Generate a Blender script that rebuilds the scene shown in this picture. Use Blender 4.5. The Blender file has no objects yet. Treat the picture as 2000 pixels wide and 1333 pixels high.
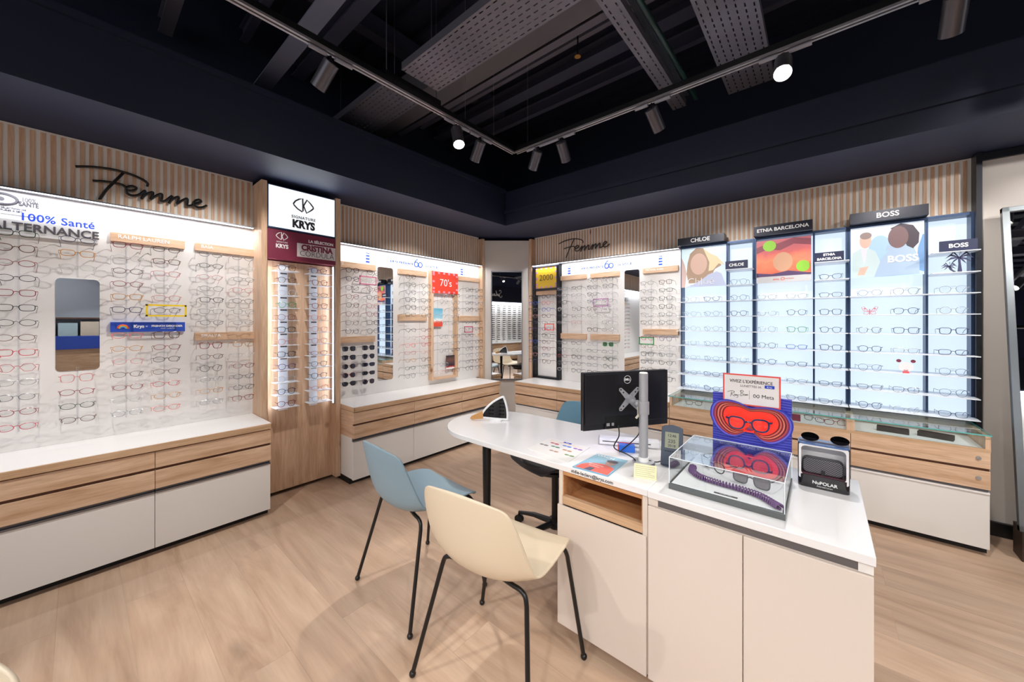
import bpy, bmesh, math, random
from mathutils import Vector, Matrix
random.seed(7)
SC = bpy.context.scene
COL = SC.collection
PI = math.pi
def R(a): return math.radians(a)

# ------------------------------------------------------------------ camera
cam_d = bpy.data.cameras.new('camera'); cam = bpy.data.objects.new('camera', cam_d); COL.objects.link(cam)
cam.location = (0, 0, 1.35)
cam.rotation_euler = (R(90), 0, math.atan2(.645, .7643))
cam_d.sensor_width = 36; cam_d.lens = 36*717/2000.0
cam_d.shift_x = 0.0; cam_d.shift_y = -(666.5-629.5)/2000.0
cam_d.clip_start = 0.02; cam_d.clip_end = 60
SC.camera = cam
SC.view_settings.view_transform = 'Standard'; SC.view_settings.look = 'None'
SC.view_settings.gamma = 1; SC.view_settings.use_curve_mapping = False
SC.view_settings.exposure = 0.48
# ------------------------------------------------------------------ world: even ambient fill added to brighten the room, entering at its open sides
w = bpy.data.worlds.new('world'); SC.world = w; w.use_nodes = True
w.node_tree.nodes['Background'].inputs[0].default_value = (.93, .95, 1, 1)
w.node_tree.nodes['Background'].inputs[1].default_value = 1.0

# ------------------------------------------------------------------ materials
def lin(c):
    return tuple(((v/255)/12.92 if v/255 <= .04045 else ((v/255+.055)/1.055)**2.4) for v in c)
MATS = {}
def mat(name, rgb, rough=.5, metal=0, spec=.5, emit=0, coat=0):
    if name in MATS: return MATS[name]
    m = bpy.data.materials.new(name); m.use_nodes = True
    b = m.node_tree.nodes['Principled BSDF']
    c = lin(rgb)
    b.inputs['Base Color'].default_value = (*c, 1)
    b.inputs['Roughness'].default_value = rough
    b.inputs['Metallic'].default_value = metal
    b.inputs['Specular IOR Level'].default_value = spec
    b.inputs['Coat Weight'].default_value = coat
    if emit:
        b.inputs['Emission Color'].default_value = (*c, 1)
        b.inputs['Emission Strength'].default_value = emit
    # faint procedural roughness variation
    nt = m.node_tree
    n = nt.nodes.new('ShaderNodeTexNoise'); n.inputs['Scale'].default_value = 35
    mr = nt.nodes.new('ShaderNodeMapRange')
    mr.inputs['To Min'].default_value = max(0, rough-.008); mr.inputs['To Max'].default_value = min(1, rough+.008)
    if rough > .06:
        nt.links.new(n.outputs[0], mr.inputs['Value']); nt.links.new(mr.outputs[0], b.inputs['Roughness'])
    MATS[name] = m
    return m
def wood(name, dark, light, scale, rough=.45, knots=True, fine=1.0):
    m = bpy.data.materials.new(name); m.use_nodes = True; nt = m.node_tree; L = nt.links.new
    b = nt.nodes['Principled BSDF']; b.inputs['Roughness'].default_value = rough; b.inputs['Specular IOR Level'].default_value = .35
    tc = nt.nodes.new('ShaderNodeTexCoord'); mp = nt.nodes.new('ShaderNodeMapping'); mp.inputs['Scale'].default_value = scale
    L(tc.outputs['Object'], mp.inputs[0])
    n1 = nt.nodes.new('ShaderNodeTexNoise'); n1.inputs['Scale'].default_value = 2.2; n1.inputs['Detail'].default_value = 6; n1.inputs['Distortion'].default_value = .6
    n2 = nt.nodes.new('ShaderNodeTexNoise'); n2.inputs['Scale'].default_value = 11*fine; n2.inputs['Detail'].default_value = 3
    L(mp.outputs[0], n1.inputs['Vector']); L(mp.outputs[0], n2.inputs['Vector'])
    r1 = nt.nodes.new('ShaderNodeValToRGB')
    r1.color_ramp.elements[0].position = .32; r1.color_ramp.elements[0].color = (*lin(dark), 1)
    r1.color_ramp.elements[1].position = .66; r1.color_ramp.elements[1].color = (*lin(light), 1)
    L(n1.outputs[0], r1.inputs[0])
    mx = nt.nodes.new('ShaderNodeMix'); mx.data_type = 'RGBA'; mx.blend_type = 'MULTIPLY'; mx.inputs['Factor'].default_value = .35
    L(r1.outputs[0], mx.inputs['A'])
    r2 = nt.nodes.new('ShaderNodeValToRGB'); r2.color_ramp.elements[0].position = .35; r2.color_ramp.elements[0].color = (.62, .55, .5, 1)
    r2.color_ramp.elements[1].position = .6; L(n2.outputs[0], r2.inputs[0]); L(r2.outputs[0], mx.inputs['B'])
    out = mx.outputs['Result']
    if knots:
        v = nt.nodes.new('ShaderNodeTexVoronoi'); v.inputs['Scale'].default_value = 2.6
        mp2 = nt.nodes.new('ShaderNodeMapping'); L(tc.outputs['Object'], mp2.inputs[0])
        s = [1, 1, 1]; i = scale.index(max(scale))
        mp2.inputs['Scale'].default_value = (1.3, 1.3, 1.9) if scale[2] > scale[0] else (1.9, 1.9, 1.2)
        L(mp2.outputs[0], v.inputs['Vector'])
        kr = nt.nodes.new('ShaderNodeValToRGB'); kr.color_ramp.elements[0].position = .04; kr.color_ramp.elements[0].color = (1, 1, 1, 1)
        kr.color_ramp.elements[1].position = .13; kr.color_ramp.elements[1].color = (0, 0, 0, 1)
        L(v.outputs['Distance'], kr.inputs[0])
        mk = nt.nodes.new('ShaderNodeMix'); mk.data_type = 'RGBA'
        L(kr.outputs[0], mk.inputs['Factor']); L(out, mk.inputs['A']); mk.inputs['B'].default_value = (*lin((132, 90, 64)), 1)
        out = mk.outputs['Result']
    L(out, b.inputs['Base Color'])
    MATS[name] = m
    return m
OAKH = wood('oak_horizontal_grain', (204, 166, 132), (228, 196, 166), (1.1, 1.1, 14))
OAKV = wood('oak_vertical_grain', (204, 166, 132), (228, 196, 166), (14, 14, 1.0))
SLATO = wood('slat_oak', (196, 156, 124), (216, 182, 152), (14, 14, 1.2), knots=True, rough=.5)
OAKE = wood('oak_edge_band', (194, 158, 122), (214, 180, 146), (1.0, 1.0, 22), knots=False)
OAKN = wood('niche_wood', (190, 135, 90), (208, 156, 108), (1.0, 14, 14), knots=False)
def floor_mat():
    m = bpy.data.materials.new('oak_plank_floor'); m.use_nodes = True; nt = m.node_tree; L = nt.links.new
    b = nt.nodes['Principled BSDF']; b.inputs['Specular IOR Level'].default_value = .4
    tc = nt.nodes.new('ShaderNodeTexCoord')
    br = nt.nodes.new('ShaderNodeTexBrick'); L(tc.outputs['Object'], br.inputs['Vector'])
    br.inputs['Scale'].default_value = 1; br.inputs['Brick Width'].default_value = 1.4; br.inputs['Row Height'].default_value = .21
    br.inputs['Mortar Size'].default_value = .0012; br.inputs['Mortar Smooth'].default_value = .3
    br.offset = .37; br.inputs['Color1'].default_value = (0, 0, 0, 1); br.inputs['Color2'].default_value = (1, 1, 1, 1); br.inputs['Mortar'].default_value = (.5, .5, .5, 1)
    # shift the grain per plank
    sep = nt.nodes.new('ShaderNodeSeparateXYZ'); L(tc.outputs['Object'], sep.inputs[0])
    mul = nt.nodes.new('ShaderNodeMath'); mul.operation = 'MULTIPLY'; mul.inputs[1].default_value = 9; L(br.outputs['Color'], mul.inputs[0])
    cx = nt.nodes.new('ShaderNodeCombineXYZ'); L(mul.outputs[0], cx.inputs['Z'])
    ad = nt.nodes.new('ShaderNodeVectorMath'); ad.operation = 'ADD'; L(tc.outputs['Object'], ad.inputs[0]); L(cx.outputs[0], ad.inputs[1])
    mp = nt.nodes.new('ShaderNodeMapping'); mp.inputs['Scale'].default_value = (1.0, 6.0, 1.0); L(ad.outputs[0], mp.inputs[0])
    n1 = nt.nodes.new('ShaderNodeTexNoise'); n1.inputs['Scale'].default_value = 1.3; n1.inputs['Detail'].default_value = 7; n1.inputs['Distortion'].default_value = 1.4
    n1.inputs['Roughness'].default_value = .55
    L(mp.outputs[0], n1.inputs['Vector'])
    mpw = nt.nodes.new('ShaderNodeMapping'); mpw.inputs['Scale'].default_value = (1.0, 4.0, 1.0); L(ad.outputs[0], mpw.inputs[0])
    nw = nt.nodes.new('ShaderNodeTexNoise'); nw.inputs['Scale'].default_value = 1.1; nw.inputs['Detail'].default_value = 2; L(mpw.outputs[0], nw.inputs['Vector'])
    rings = nt.nodes.new('ShaderNodeMath'); rings.operation = 'MULTIPLY'; rings.inputs[1].default_value = 26; L(nw.outputs[0], rings.inputs[0])
    fr = nt.nodes.new('ShaderNodeMath'); fr.operation = 'SINE'; L(rings.outputs[0], fr.inputs[0])
    mpf = nt.nodes.new('ShaderNodeMapping'); mpf.inputs['Scale'].default_value = (5, 90, 1); L(ad.outputs[0], mpf.inputs[0])
    nf = nt.nodes.new('ShaderNodeTexNoise'); nf.inputs['Scale'].default_value = 1; nf.inputs['Detail'].default_value = 3; L(mpf.outputs[0], nf.inputs['Vector'])
    r1 = nt.nodes.new('ShaderNodeValToRGB'); e = r1.color_ramp.elements
    e[0].position = .30; e[0].color = (*lin((186, 154, 129)), 1); e[1].position = .68; e[1].color = (*lin((214, 185, 159)), 1)
    x = r1.color_ramp.elements.new(.48); x.color = (*lin((202, 171, 145)), 1)
    L(n1.outputs[0], r1.inputs[0])
    def mult(src, fac, lo, hi, inp, a, c2):
        mr = nt.nodes.new('ShaderNodeMapRange'); mr.inputs['From Min'].default_value = lo; mr.inputs['From Max'].default_value = hi
        mr.inputs['To Min'].default_value = a; mr.inputs['To Max'].default_value = c2; L(src, mr.inputs['Value'])
        mm = nt.nodes.new('ShaderNodeMix'); mm.data_type = 'RGBA'; mm.blend_type = 'MULTIPLY'; mm.inputs['Factor'].default_value = fac
        L(inp, mm.inputs['A']); L(mr.outputs[0], mm.inputs['B']); return mm.outputs['Result']
    o = mult(br.outputs['Color'], 1, 0, 1, r1.outputs[0], .93, 1.06)
    o = mult(fr.outputs[0], 1, -1, 1, o, .965, 1.015)
    o = mult(nf.outputs[0], 1, .3, .7, o, .94, 1.03)
    o = mult(br.outputs['Fac'], 1, 0, 1, o, 1, .84)
    # knots
    v = nt.nodes.new('ShaderNodeTexVoronoi'); v.inputs['Scale'].default_value = 1.7
    mk = nt.nodes.new('ShaderNodeMapping'); mk.inputs['Scale'].default_value = (.8, 1.5, 1); L(ad.outputs[0], mk.inputs[0]); L(mk.outputs[0], v.inputs['Vector'])
    o = mult(v.outputs['Distance'], 1, .03, .13, o, .74, 1)
    L(o, b.inputs['Base Color'])
    mr = nt.nodes.new('ShaderNodeMapRange'); mr.inputs['To Min'].default_value = .30; mr.inputs['To Max'].default_value = .45
    L(nf.outputs[0], mr.inputs['Value']); L(mr.outputs[0], b.inputs['Roughness'])
    MATS['floor'] = m; return m
FLOOR = floor_mat()
WHITE = mat('white_laminate', (240, 238, 236), .28)
DESKW = mat('white_desk_laminate', (238, 237, 237), .22, coat=.3)
PANEL = mat('off_white_display_panel', (230, 227, 224), .45)
GREYL = mat('light_greige_laminate', (234, 231, 226), .42)
CREAML = mat('warm_greige_cabinet', (222, 210, 199), .38)
BEIGEW = mat('beige_wall_paint', (206, 198, 190), .6)
SLATBK = mat('slat_backing_cream', (226, 220, 212), .6)
NAVY = mat('navy_paint', (18, 25, 48), .6)
SOFFIT = mat('slate_soffit_paint', (38, 48, 78), .6)
DECK = mat('dark_ceiling_deck', (42, 44, 64), .55)
STEEL = mat('dark_painted_steel', (76, 78, 98), .45, metal=.2)
GALV = mat('galvanised_tray_steel', (120, 118, 130), .45, metal=.6)
BLACK = mat('black_powder_coat', (12, 12, 13), .35)
BLKM = mat('black_metal_frame', (34, 36, 42), .35, metal=.6)
KICK = mat('black_plinth', (14, 13, 14), .6)
GROOVE = mat('dark_drawer_groove', (92, 58, 38), .7)
ALU = mat('grey_handle_channel', (120, 120, 124), .35, metal=.7)
CHROME = mat('satin_silver', (190, 192, 196), .28, metal=.85)
POLEM = mat('anodised_pole', (176, 177, 182), .42, metal=.35)
SILVER = mat('silver_grey_plastic', (172, 173, 178), .4, metal=.3)
BLUEFR = mat('blue_grey_cabinet_frame', (52, 72, 104), .35, metal=.5)
SHELFW = mat('white_shelf', (235, 240, 246), .3)
GREYBLK = mat('grey_card', (150, 150, 154), .6)
PRINTBLK = mat('black_print', (22, 22, 24), .5)
PRINTGR = mat('dark_grey_print', (70, 66, 72), .5)
PRINTW = mat('white_print', (245, 245, 245), .5)
PRINTBLUE = mat('blue_print', (36, 70, 190), .7, spec=.2)
MAROON = mat('maroon_sign', (122, 34, 62), .4)
REDO = mat('orange_red_card', (232, 66, 44), .5)
PINKP = mat('pink_print', (240, 150, 170), .5)
YELC = mat('yellow_card', (240, 196, 44), .5)
VIOP = mat('mauve_print', (214, 150, 196), .5)
def emis(name, rgb, s):
    m = bpy.data.materials.new(name); m.use_nodes = True; nt = m.node_tree
    b = nt.nodes['Principled BSDF']; b.inputs['Base Color'].default_value = (.8, .8, .8, 1)
    b.inputs['Emission Color'].default_value = (*lin(rgb), 1); b.inputs['Emission Strength'].default_value = s
    MATS[name] = m; return m
LITW = emis('lit_acrylic_panel', (214, 233, 255), .72)
LITW.node_tree.nodes['Principled BSDF'].inputs['Base Color'].default_value = (.25, .25, .25, 1)
LITBOX = emis('lit_sign_face', (246, 252, 255), .62)
LEDM = emis('led_strip', (240, 243, 255), 4)
LAMPF = emis('lamp_lens', (255, 244, 225), 60)
LAMPD = emis('lamp_lens_soft', (255, 244, 225), 14)
SCRBLUE = emis('blue_screen', (52, 70, 230), .9)
def glassy(name, tint=(1, 1, 1), lo=.03, hi=.55, rough=0, p=3.0):
    m = bpy.data.materials.new(name); m.use_nodes = True; nt = m.node_tree; L = nt.links.new
    nt.nodes.remove(nt.nodes['Principled BSDF']); out = nt.nodes['Material Output']
    t = nt.nodes.new('ShaderNodeBsdfTransparent'); t.inputs[0].default_value = (*tint, 1)
    g = nt.nodes.new('ShaderNodeBsdfGlossy'); g.inputs['Roughness'].default_value = rough
    lw = nt.nodes.new('ShaderNodeLayerWeight'); lw.inputs['Blend'].default_value = .5
    pw = nt.nodes.new('ShaderNodeMath'); pw.operation = 'POWER'; pw.inputs[1].default_value = p; L(lw.outputs['Facing'], pw.inputs[0])
    mr = nt.nodes.new('ShaderNodeMapRange'); mr.inputs['To Min'].default_value = lo; mr.inputs['To Max'].default_value = hi; L(pw.outputs[0], mr.inputs['Value'])
    mx = nt.nodes.new('ShaderNodeMixShader'); L(mr.outputs[0], mx.inputs[0]); L(t.outputs[0], mx.inputs[1]); L(g.outputs[0], mx.inputs[2]); L(mx.outputs[0], out.inputs[0])
    MATS[name] = m; return m
LENS = glassy('clear_lens', (.96, .97, .97), .04, .5)
LENSD = glassy('dark_sun_lens', (.05, .05, .08), .06, .5)
LENSG = glassy('green_sun_lens', (.08, .2, .1), .05, .5)
LENSB = glassy('blue_mirror_lens', (.02, .06, .09), .3, .7)
LENSY = glassy('grey_sun_lens', (.32, .3, .32), .06, .5)
ACRYL = glassy('clear_acrylic', (.96, .98, .985), .05, .85, p=2.2)
GLASST = glassy('glass_top', (.93, .985, .98), .05, .55, p=2.6)
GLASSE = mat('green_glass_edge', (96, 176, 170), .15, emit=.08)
CLEARP = glassy('clear_peg', (.95, .955, .965), .05, .35)
def mirror_mat():
    m = bpy.data.materials.new('mirror_glass'); m.use_nodes = True; b = m.node_tree.nodes['Principled BSDF']
    b.inputs['Base Color'].default_value = (.86, .88, .88, 1); b.inputs['Metallic'].default_value = 1; b.inputs['Roughness'].default_value = .01
    MATS['mirror'] = m; return m
MIRROR = mirror_mat()
def ramp_mat(name, axis, stops, rough=.4, emit=0, noise=0):
    """printed picture: colour bands across one object axis (0..1 generated)"""
    m = bpy.data.materials.new(name); m.use_nodes = True; nt = m.node_tree; L = nt.links.new
    b = nt.nodes['Principled BSDF']; b.inputs['Roughness'].default_value = rough
    tc = nt.nodes.new('ShaderNodeTexCoord'); sp = nt.nodes.new('ShaderNodeSeparateXYZ'); L(tc.outputs['Generated'], sp.inputs[0])
    r = nt.nodes.new('ShaderNodeValToRGB'); src = sp.outputs[axis]
    if noise:
        n = nt.nodes.new('ShaderNodeTexNoise'); n.inputs['Scale'].default_value = 3.5; L(tc.outputs['Generated'], n.inputs['Vector'])
        a = nt.nodes.new('ShaderNodeMath'); a.operation = 'MULTIPLY_ADD'; a.inputs[1].default_value = noise; L(n.outputs[0], a.inputs[0]); L(src, a.inputs[2])
        a2 = nt.nodes.new('ShaderNodeMath'); a2.operation = 'SUBTRACT'; a2.inputs[1].default_value = noise/2; L(a.outputs[0], a2.inputs[0]); src = a2.outputs[0]
    L(src, r.inputs[0]); els = r.color_ramp.elements
    els[0].position = stops[0][0]; els[0].color = (*lin(stops[0][1]), 1)
    els[1].position = stops[-1][0]; els[1].color = (*lin(stops[-1][1]), 1)
    for p, c in stops[1:-1]:
        e = els.new(p); e.color = (*lin(c), 1)
    L(r.outputs[0], b.inputs['Base Color'])
    if emit:
        L(r.outputs[0], b.inputs['Emission Color']); b.inputs['Emission Strength'].default_value = emit
    MATS[name] = m; return m

# ------------------------------------------------------------------ mesh builder
class MB:
    def __init__(s): s.v = []; s.f = []; s.mi = []; s.cur = 0
    def add(s, vs, fs, M=None):
        o = len(s.v)
        s.v += [tuple(M @ Vector(p)) if M else tuple(p) for p in vs]
        s.f += [tuple(i+o for i in f) for f in fs]; s.mi += [s.cur]*len(fs); return s
    def box(s, x0, x1, y0, y1, z0, z1, M=None):
        if x0 > x1: x0, x1 = x1, x0
        if y0 > y1: y0, y1 = y1, y0
        if z0 > z1: z0, z1 = z1, z0
        vs = [(x0, y0, z0), (x1, y0, z0), (x1, y1, z0), (x0, y1, z0), (x0, y0, z1), (x1, y0, z1), (x1, y1, z1), (x0, y1, z1)]
        return s.add(vs, [(3, 2, 1, 0), (4, 5, 6, 7), (0, 1, 5, 4), (1, 2, 6, 5), (2, 3, 7, 6), (3, 0, 4, 7)], M)
    def prism(s, pts, z0, z1, M=None):
        """pts: 2-D outline (ccw); extruded along local z"""
        n = len(pts); vs = [(x, y, z0) for x, y in pts]+[(x, y, z1) for x, y in pts]
        fs = [tuple(range(n-1, -1, -1)), tuple(range(n, 2*n))]+[(i, (i+1) % n, n+(i+1) % n, n+i) for i in range(n)]
        return s.add(vs, fs, M)
    def cyl(s, p0, p1, r0, r1=None, n=16, caps=True):
        r1 = r0 if r1 is None else r1
        p0 = Vector(p0); p1 = Vector(p1); d = (p1-p0).normalized()
        a = Vector((0, 0, 1)) if abs(d.z) < .9 else Vector((1, 0, 0))
        u = d.cross(a).normalized(); w_ = d.cross(u)
        vs = []
        for p, r in ((p0, r0), (p1, r1)):
            for i in range(n):
                t = 2*PI*i/n; vs.append(p+u*(r*math.cos(t))+w_*(r*math.sin(t)))
        fs = [(i, (i+1) % n, n+(i+1) % n, n+i) for i in range(n)]
        if caps: fs += [tuple(range(n-1, -1, -1)), tuple(range(n, 2*n))]
        return s.add(vs, fs)
    def tube(s, pts, r, n=8, closed=False, rz=None, caps=True):
        """swept tube; r may be a list; rz: second radius (elliptic)"""
        P = [Vector(p) for p in pts]; m = len(P)
        rs = r if isinstance(r, (list, tuple)) else [r]*m
        prev = None; vs = []
        for i in range(m):
            if closed: d = P[(i+1) % m]-P[i-1]
            else: d = P[min(i+1, m-1)]-P[max(i-1, 0)]
            if d.length < 1e-9: d = Vector((0, 0, 1))
            d.normalize()
            if prev is None:
                a = Vector((0, 1, 0)) if abs(d.y) < .9 else Vector((1, 0, 0))
                u = (a-d*a.dot(d)).normalized()
            else:
                u = prev-d*prev.dot(d)
                if u.length < 1e-6: u = d.orthogonal()
                u.normalize()
            prev = u; w_ = d.cross(u); k = rz if rz else rs[i]
            for j in range(n):
                t = 2*PI*j/n; vs.append(P[i]+u*(k*math.cos(t))+w_*(rs[i]*math.sin(t)))
        fs = []
        for i in range(m if closed else m-1):
            a, b = i*n, ((i+1) % m)*n
            for j in range(n): fs.append((a+j, a+(j+1) % n, b+(j+1) % n, b+j))
        if not closed and caps: fs += [tuple(range(n-1, -1, -1)), tuple(range((m-1)*n, m*n))]
        return s.add(vs, fs)
    def sphere(s, c, r, n=12, m=8, sc=(1, 1, 1)):
        vs = []; c = Vector(c)
        for i in range(m+1):
            ph = PI*i/m
            for j in range(n):
                th = 2*PI*j/n; vs.append((c.x+r*sc[0]*math.sin(ph)*math.cos(th), c.y+r*sc[1]*math.sin(ph)*math.sin(th), c.z+r*sc[2]*math.cos(ph)))
        fs = [(i*n+j, (i+1)*n+j, (i+1)*n+(j+1) % n, i*n+(j+1) % n) for i in range(m) for j in range(n)]
        return s.add(vs, fs)
    def mesh(s, name, m, smooth=False, origin=(0, 0, 0)):
        me = bpy.data.meshes.new(name); o = Vector(origin)
        me.from_pydata([tuple(Vector(v)-o) for v in s.v], [], s.f)
        for x in (m if isinstance(m, (list, tuple)) else [m]): me.materials.append(x)
        if any(s.mi): me.polygons.foreach_set('material_index', s.mi)
        if smooth:
            me.polygons.foreach_set('use_smooth', [True]*len(me.polygons))
            try: me.set_sharp_from_angle(angle=R(40))
            except Exception: pass
        me.update(); return me
def tag(o, label=None, cat=None, group=None, kind=None):
    if label: o['label'] = label
    if cat: o['category'] = cat
    if group: o['group'] = group
    if kind: o['kind'] = kind
    return o
def thing(name, loc, label, cat, group=None, rz=0):
    o = bpy.data.objects.new(name, None); COL.objects.link(o); o.location = loc; o.rotation_euler = (0, 0, rz)
    o.empty_display_size = .1
    return tag(o, label, cat, group)
def root_of(o):
    while o.parent: o = o.parent
    return o
def part(name, mb, m, parent, smooth=False, bevel=0, world=True, label=None, kind=None):
    """world=True: builder verts are in world space (parent Empty unrotated); False: in the parent's space"""
    org = (0, 0, 0)
    if parent and world: org = root_of(parent).location
    if parent is None:
        xs = [v[0] for v in mb.v]; ys = [v[1] for v in mb.v]; zs = [v[2] for v in mb.v]
        org = ((min(xs)+max(xs))/2, (min(ys)+max(ys))/2, min(zs))
    me = mb.mesh(name, m, smooth, org)
    o = bpy.data.objects.new(name, me); COL.objects.link(o)
    if parent: o.parent = parent
    else: o.location = org
    if bevel:
        b = o.modifiers.new('bevel', 'BEVEL'); b.width = bevel; b.segments = 2; b.limit_method = 'ANGLE'; b.angle_limit = R(40); b.harden_normals = False
    if label: o['label'] = label
    if kind: o['kind'] = kind
    return o
def single(name, mb, m, label, cat, group=None, **k):
    return tag(part(name, mb, m, None, **k), label, cat, group)
def struct(name, mb, m, **k):
    o = part(name, mb, m, None, **k); o['kind'] = 'structure'; return o
FONTS = {}
def text_mesh(s, size, ext=.0008, bold=0, align='CENTER', spacing=1.0, sx=1.0):
    cu = bpy.data.curves.new('t', 'FONT'); cu.body = s; cu.size = size; cu.extrude = ext; cu.align_x = align; cu.align_y = 'CENTER'
    cu.offset = bold; cu.space_character = spacing; cu.resolution_u = 3
    o = bpy.data.objects.new('t', cu); COL.objects.link(o)
    dg = bpy.context.evaluated_depsgraph_get(); me = bpy.data.meshes.new_from_object(o.evaluated_get(dg))
    bpy.data.objects.remove(o); bpy.data.curves.remove(cu)
    if sx != 1.0: me.transform(Matrix.Diagonal((sx, 1, 1, 1)))
    return me
ROT = {'A': Matrix.Rotation(R(90), 4, 'Z') @ Matrix.Rotation(R(90), 4, 'X'),
       'B': Matrix.Rotation(R(90), 4, 'X'), 'T': Matrix.Identity(4)}
def text(s, size, pos, face, m, parent, name='lettering', shear=0, **k):
    """face 'A' faces +X, 'B' faces -Y, 'T' faces up; pos world"""
    me = text_mesh(s, size, **k)
    Rm = ROT[face] if isinstance(face, str) else face
    if shear:
        S = Matrix.Identity(4); S[0][1] = shear; me.transform(S)
    org = Vector(root_of(parent).location) if parent else Vector((0, 0, 0))
    me.transform(Matrix.Translation(Vector(pos)-org) @ Rm)
    me.materials.clear(); me.materials.append(m); me.name = name
    o = bpy.data.objects.new(name, me); COL.objects.link(o)
    if parent: o.parent = parent
    return o
def smoothpts(pts, n=6):
    """Catmull-Rom through points"""
    P = [Vector(p) for p in pts]; out = []
    for i in range(len(P)-1):
        p0 = P[max(i-1, 0)]; p1 = P[i]; p2 = P[i+1]; p3 = P[min(i+2, len(P)-1)]
        for k in range(n):
            t = k/n
            out.append(.5*((2*p1)+(-p0+p2)*t+(2*p0-5*p1+4*p2-p3)*t*t+(-p0+3*p1-3*p2+p3)*t**3))
    out.append(P[-1]); return out
def light(kind, name, loc, energy, parent=None, color=(1, .95, .90), aim=None, size=.05, size_y=None, angle=60, blend=.5):
    d = bpy.data.lights.new(name, kind); d.energy = energy; d.color = color
    o = bpy.data.objects.new(name, d); COL.objects.link(o)
    if kind == 'SPOT': d.spot_size = R(angle); d.spot_blend = blend; d.shadow_soft_size = size
    if kind == 'AREA':
        d.shape = 'RECTANGLE' if size_y else 'SQUARE'; d.size = size
        if size_y: d.size_y = size_y
    o.location = loc
    if aim is not None:
        v = Vector(aim)-Vector(loc); o.rotation_euler = v.to_track_quat('-Z', 'Y').to_euler()
    if parent:
        o.location = Vector(loc)-Vector(root_of(parent).location); o.parent = parent
    return o

# ------------------------------------------------------------------ key planes (metres)
XA = -3.36      # display panel of the left wall
XF = -2.93      # front of the low cabinets on the left
YB = 3.80       # display panel of the back wall
YF = 3.35       # front of the low cabinets at the back
ZS0, ZS1 = 2.08, 2.42   # slatted fascia
# ================================================================== ROOM SHELL
m = MB().box(-3.7, 7, -6, 4.2, -.05, 0); struct('floor', m, FLOOR)
m = MB().box(-3.60, -3.46, -2.2, 4.1, 0, 3.9); struct('wall_left', m, NAVY)
m = MB().box(-3.46, 7, 3.95, 4.1, 0, 3.9); struct('wall_back', m, NAVY)
m = MB().box(.775, 3.6, 3.76, 3.95, 0, 2.40); struct('wall_back.001', m, BEIGEW)
m = MB(); m.box(-3.6, 7, -6, 4.1, 3.9, 3.95)
for i in range(46):
    y = -5.8+i*.215; m.box(-3.6, 7, y, y+.11, 3.85, 3.9)
struct('ceiling', m, DECK)
# bulkhead running round the two walls: flat soffit + upright fascia
m = MB().box(-3.46, -2.72, -2.2, 3.11, 2.435, 2.81).box(-3.46, 7, 3.11, 3.95, 2.435, 2.81)
m.f = m.f; o = struct('ceiling_bulkhead', m, [SOFFIT, NAVY]); o.name = 'trim_1'
for p in o.data.polygons:
    p.material_index = 0 if p.normal.z < -.5 else 1
m = MB().box(-3.0, 7, 3.085, 3.11, 2.56, 2.60).box(-2.72, -2.70, -2.2, 3.1, 2.79, 2.83); struct('trim_2', m, NAVY)
# beige corner panel set across the corner
P1 = Vector((-3.296, 3.362, 0)); P2 = Vector((-2.867, 3.734, 0)); DN = Vector((.652, -.758, 0))
q1 = P1-DN*.012; q2 = P2-DN*.012
m = MB(); e1 = q1-DN*.02; e2 = q2-DN*.02
m.add([q1, q2, e2, e1, q1+Vector((0, 0, 2.395)), q2+Vector((0, 0, 2.395)), e2+Vector((0, 0, 2.395)), e1+Vector((0, 0, 2.395))],
      [(0, 1, 2, 3), (7, 6, 5, 4), (0, 4, 5, 1), (1, 5, 6, 2), (2, 6, 7, 3), (3, 7, 4, 0)])
struct('wall_corner', m, BEIGEW)
m = MB().box(.753, .778, 3.70, 3.95, 0, 2.43).box(.778, 3.6, 3.735, 3.76, 2.385, 2.43); struct('trim_3', m, BLKM)
m = MB().box(.778, 3.6, 3.735, 3.76, 0, .085); struct('baseboard_back', m, BLACK)
# end walls seen only in the mirrors
m = MB().box(.3, 4.6, -3.15, -3.0, 0, 3.9); struct('wall_front', m, SOFFIT)
m = MB().box(6.0, 6.15, -2.6, 2.4, 0, 3.9); struct('wall_right', m, mat('pale_blue_grey_wall', (150, 158, 172), .6))

# ------------------------------------------------------------------ slatted fascias
def slats(face, a0, a1, name, label, skip=None):
    loc = (XA, (a0+a1)/2, ZS0) if face == 'A' else ((a0+a1)/2, YB, ZS0)
    t = thing(name, loc, label, 'slatted wall panel')
    bk = MB(); sl = MB(); tr = MB()
    n = int((a1-a0)/.0355); st = (a1-a0)/n
    def bx(mb, u0, u1, d0, d1, z0, z1):
        if face == 'A': mb.box(XA-d1, XA-d0, u0, u1, z0, z1)
        else: mb.box(u0, u1, YB+d0, YB+d1, z0, z1)
    bx(bk, a0, a1, .004, .03, ZS0, ZS1+.012)
    for i in range(n): bx(sl, a0+i*st, a0+i*st+st*.50, 0, .004, ZS0+.002, ZS1)
    bx(tr, a0, a1, -.004, .03, ZS0-.012, ZS0)
    part('backing_board', bk, SLATBK, t); part('slats', sl, SLATO, t); part('metal_edge', tr, ALU, t)
slats('A', -1.25, .876, 'slatted_panel', 'slatted oak fascia above the left wall display carrying the large script word')
slats('A', 1.46, 3.321, 'slatted_panel', 'slatted oak fascia between the illuminated sign column and the beige corner panel')
slats('B', -2.827, .753, 'slatted_panel', 'long slatted oak fascia along the back wall above the lit showcases')

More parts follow.
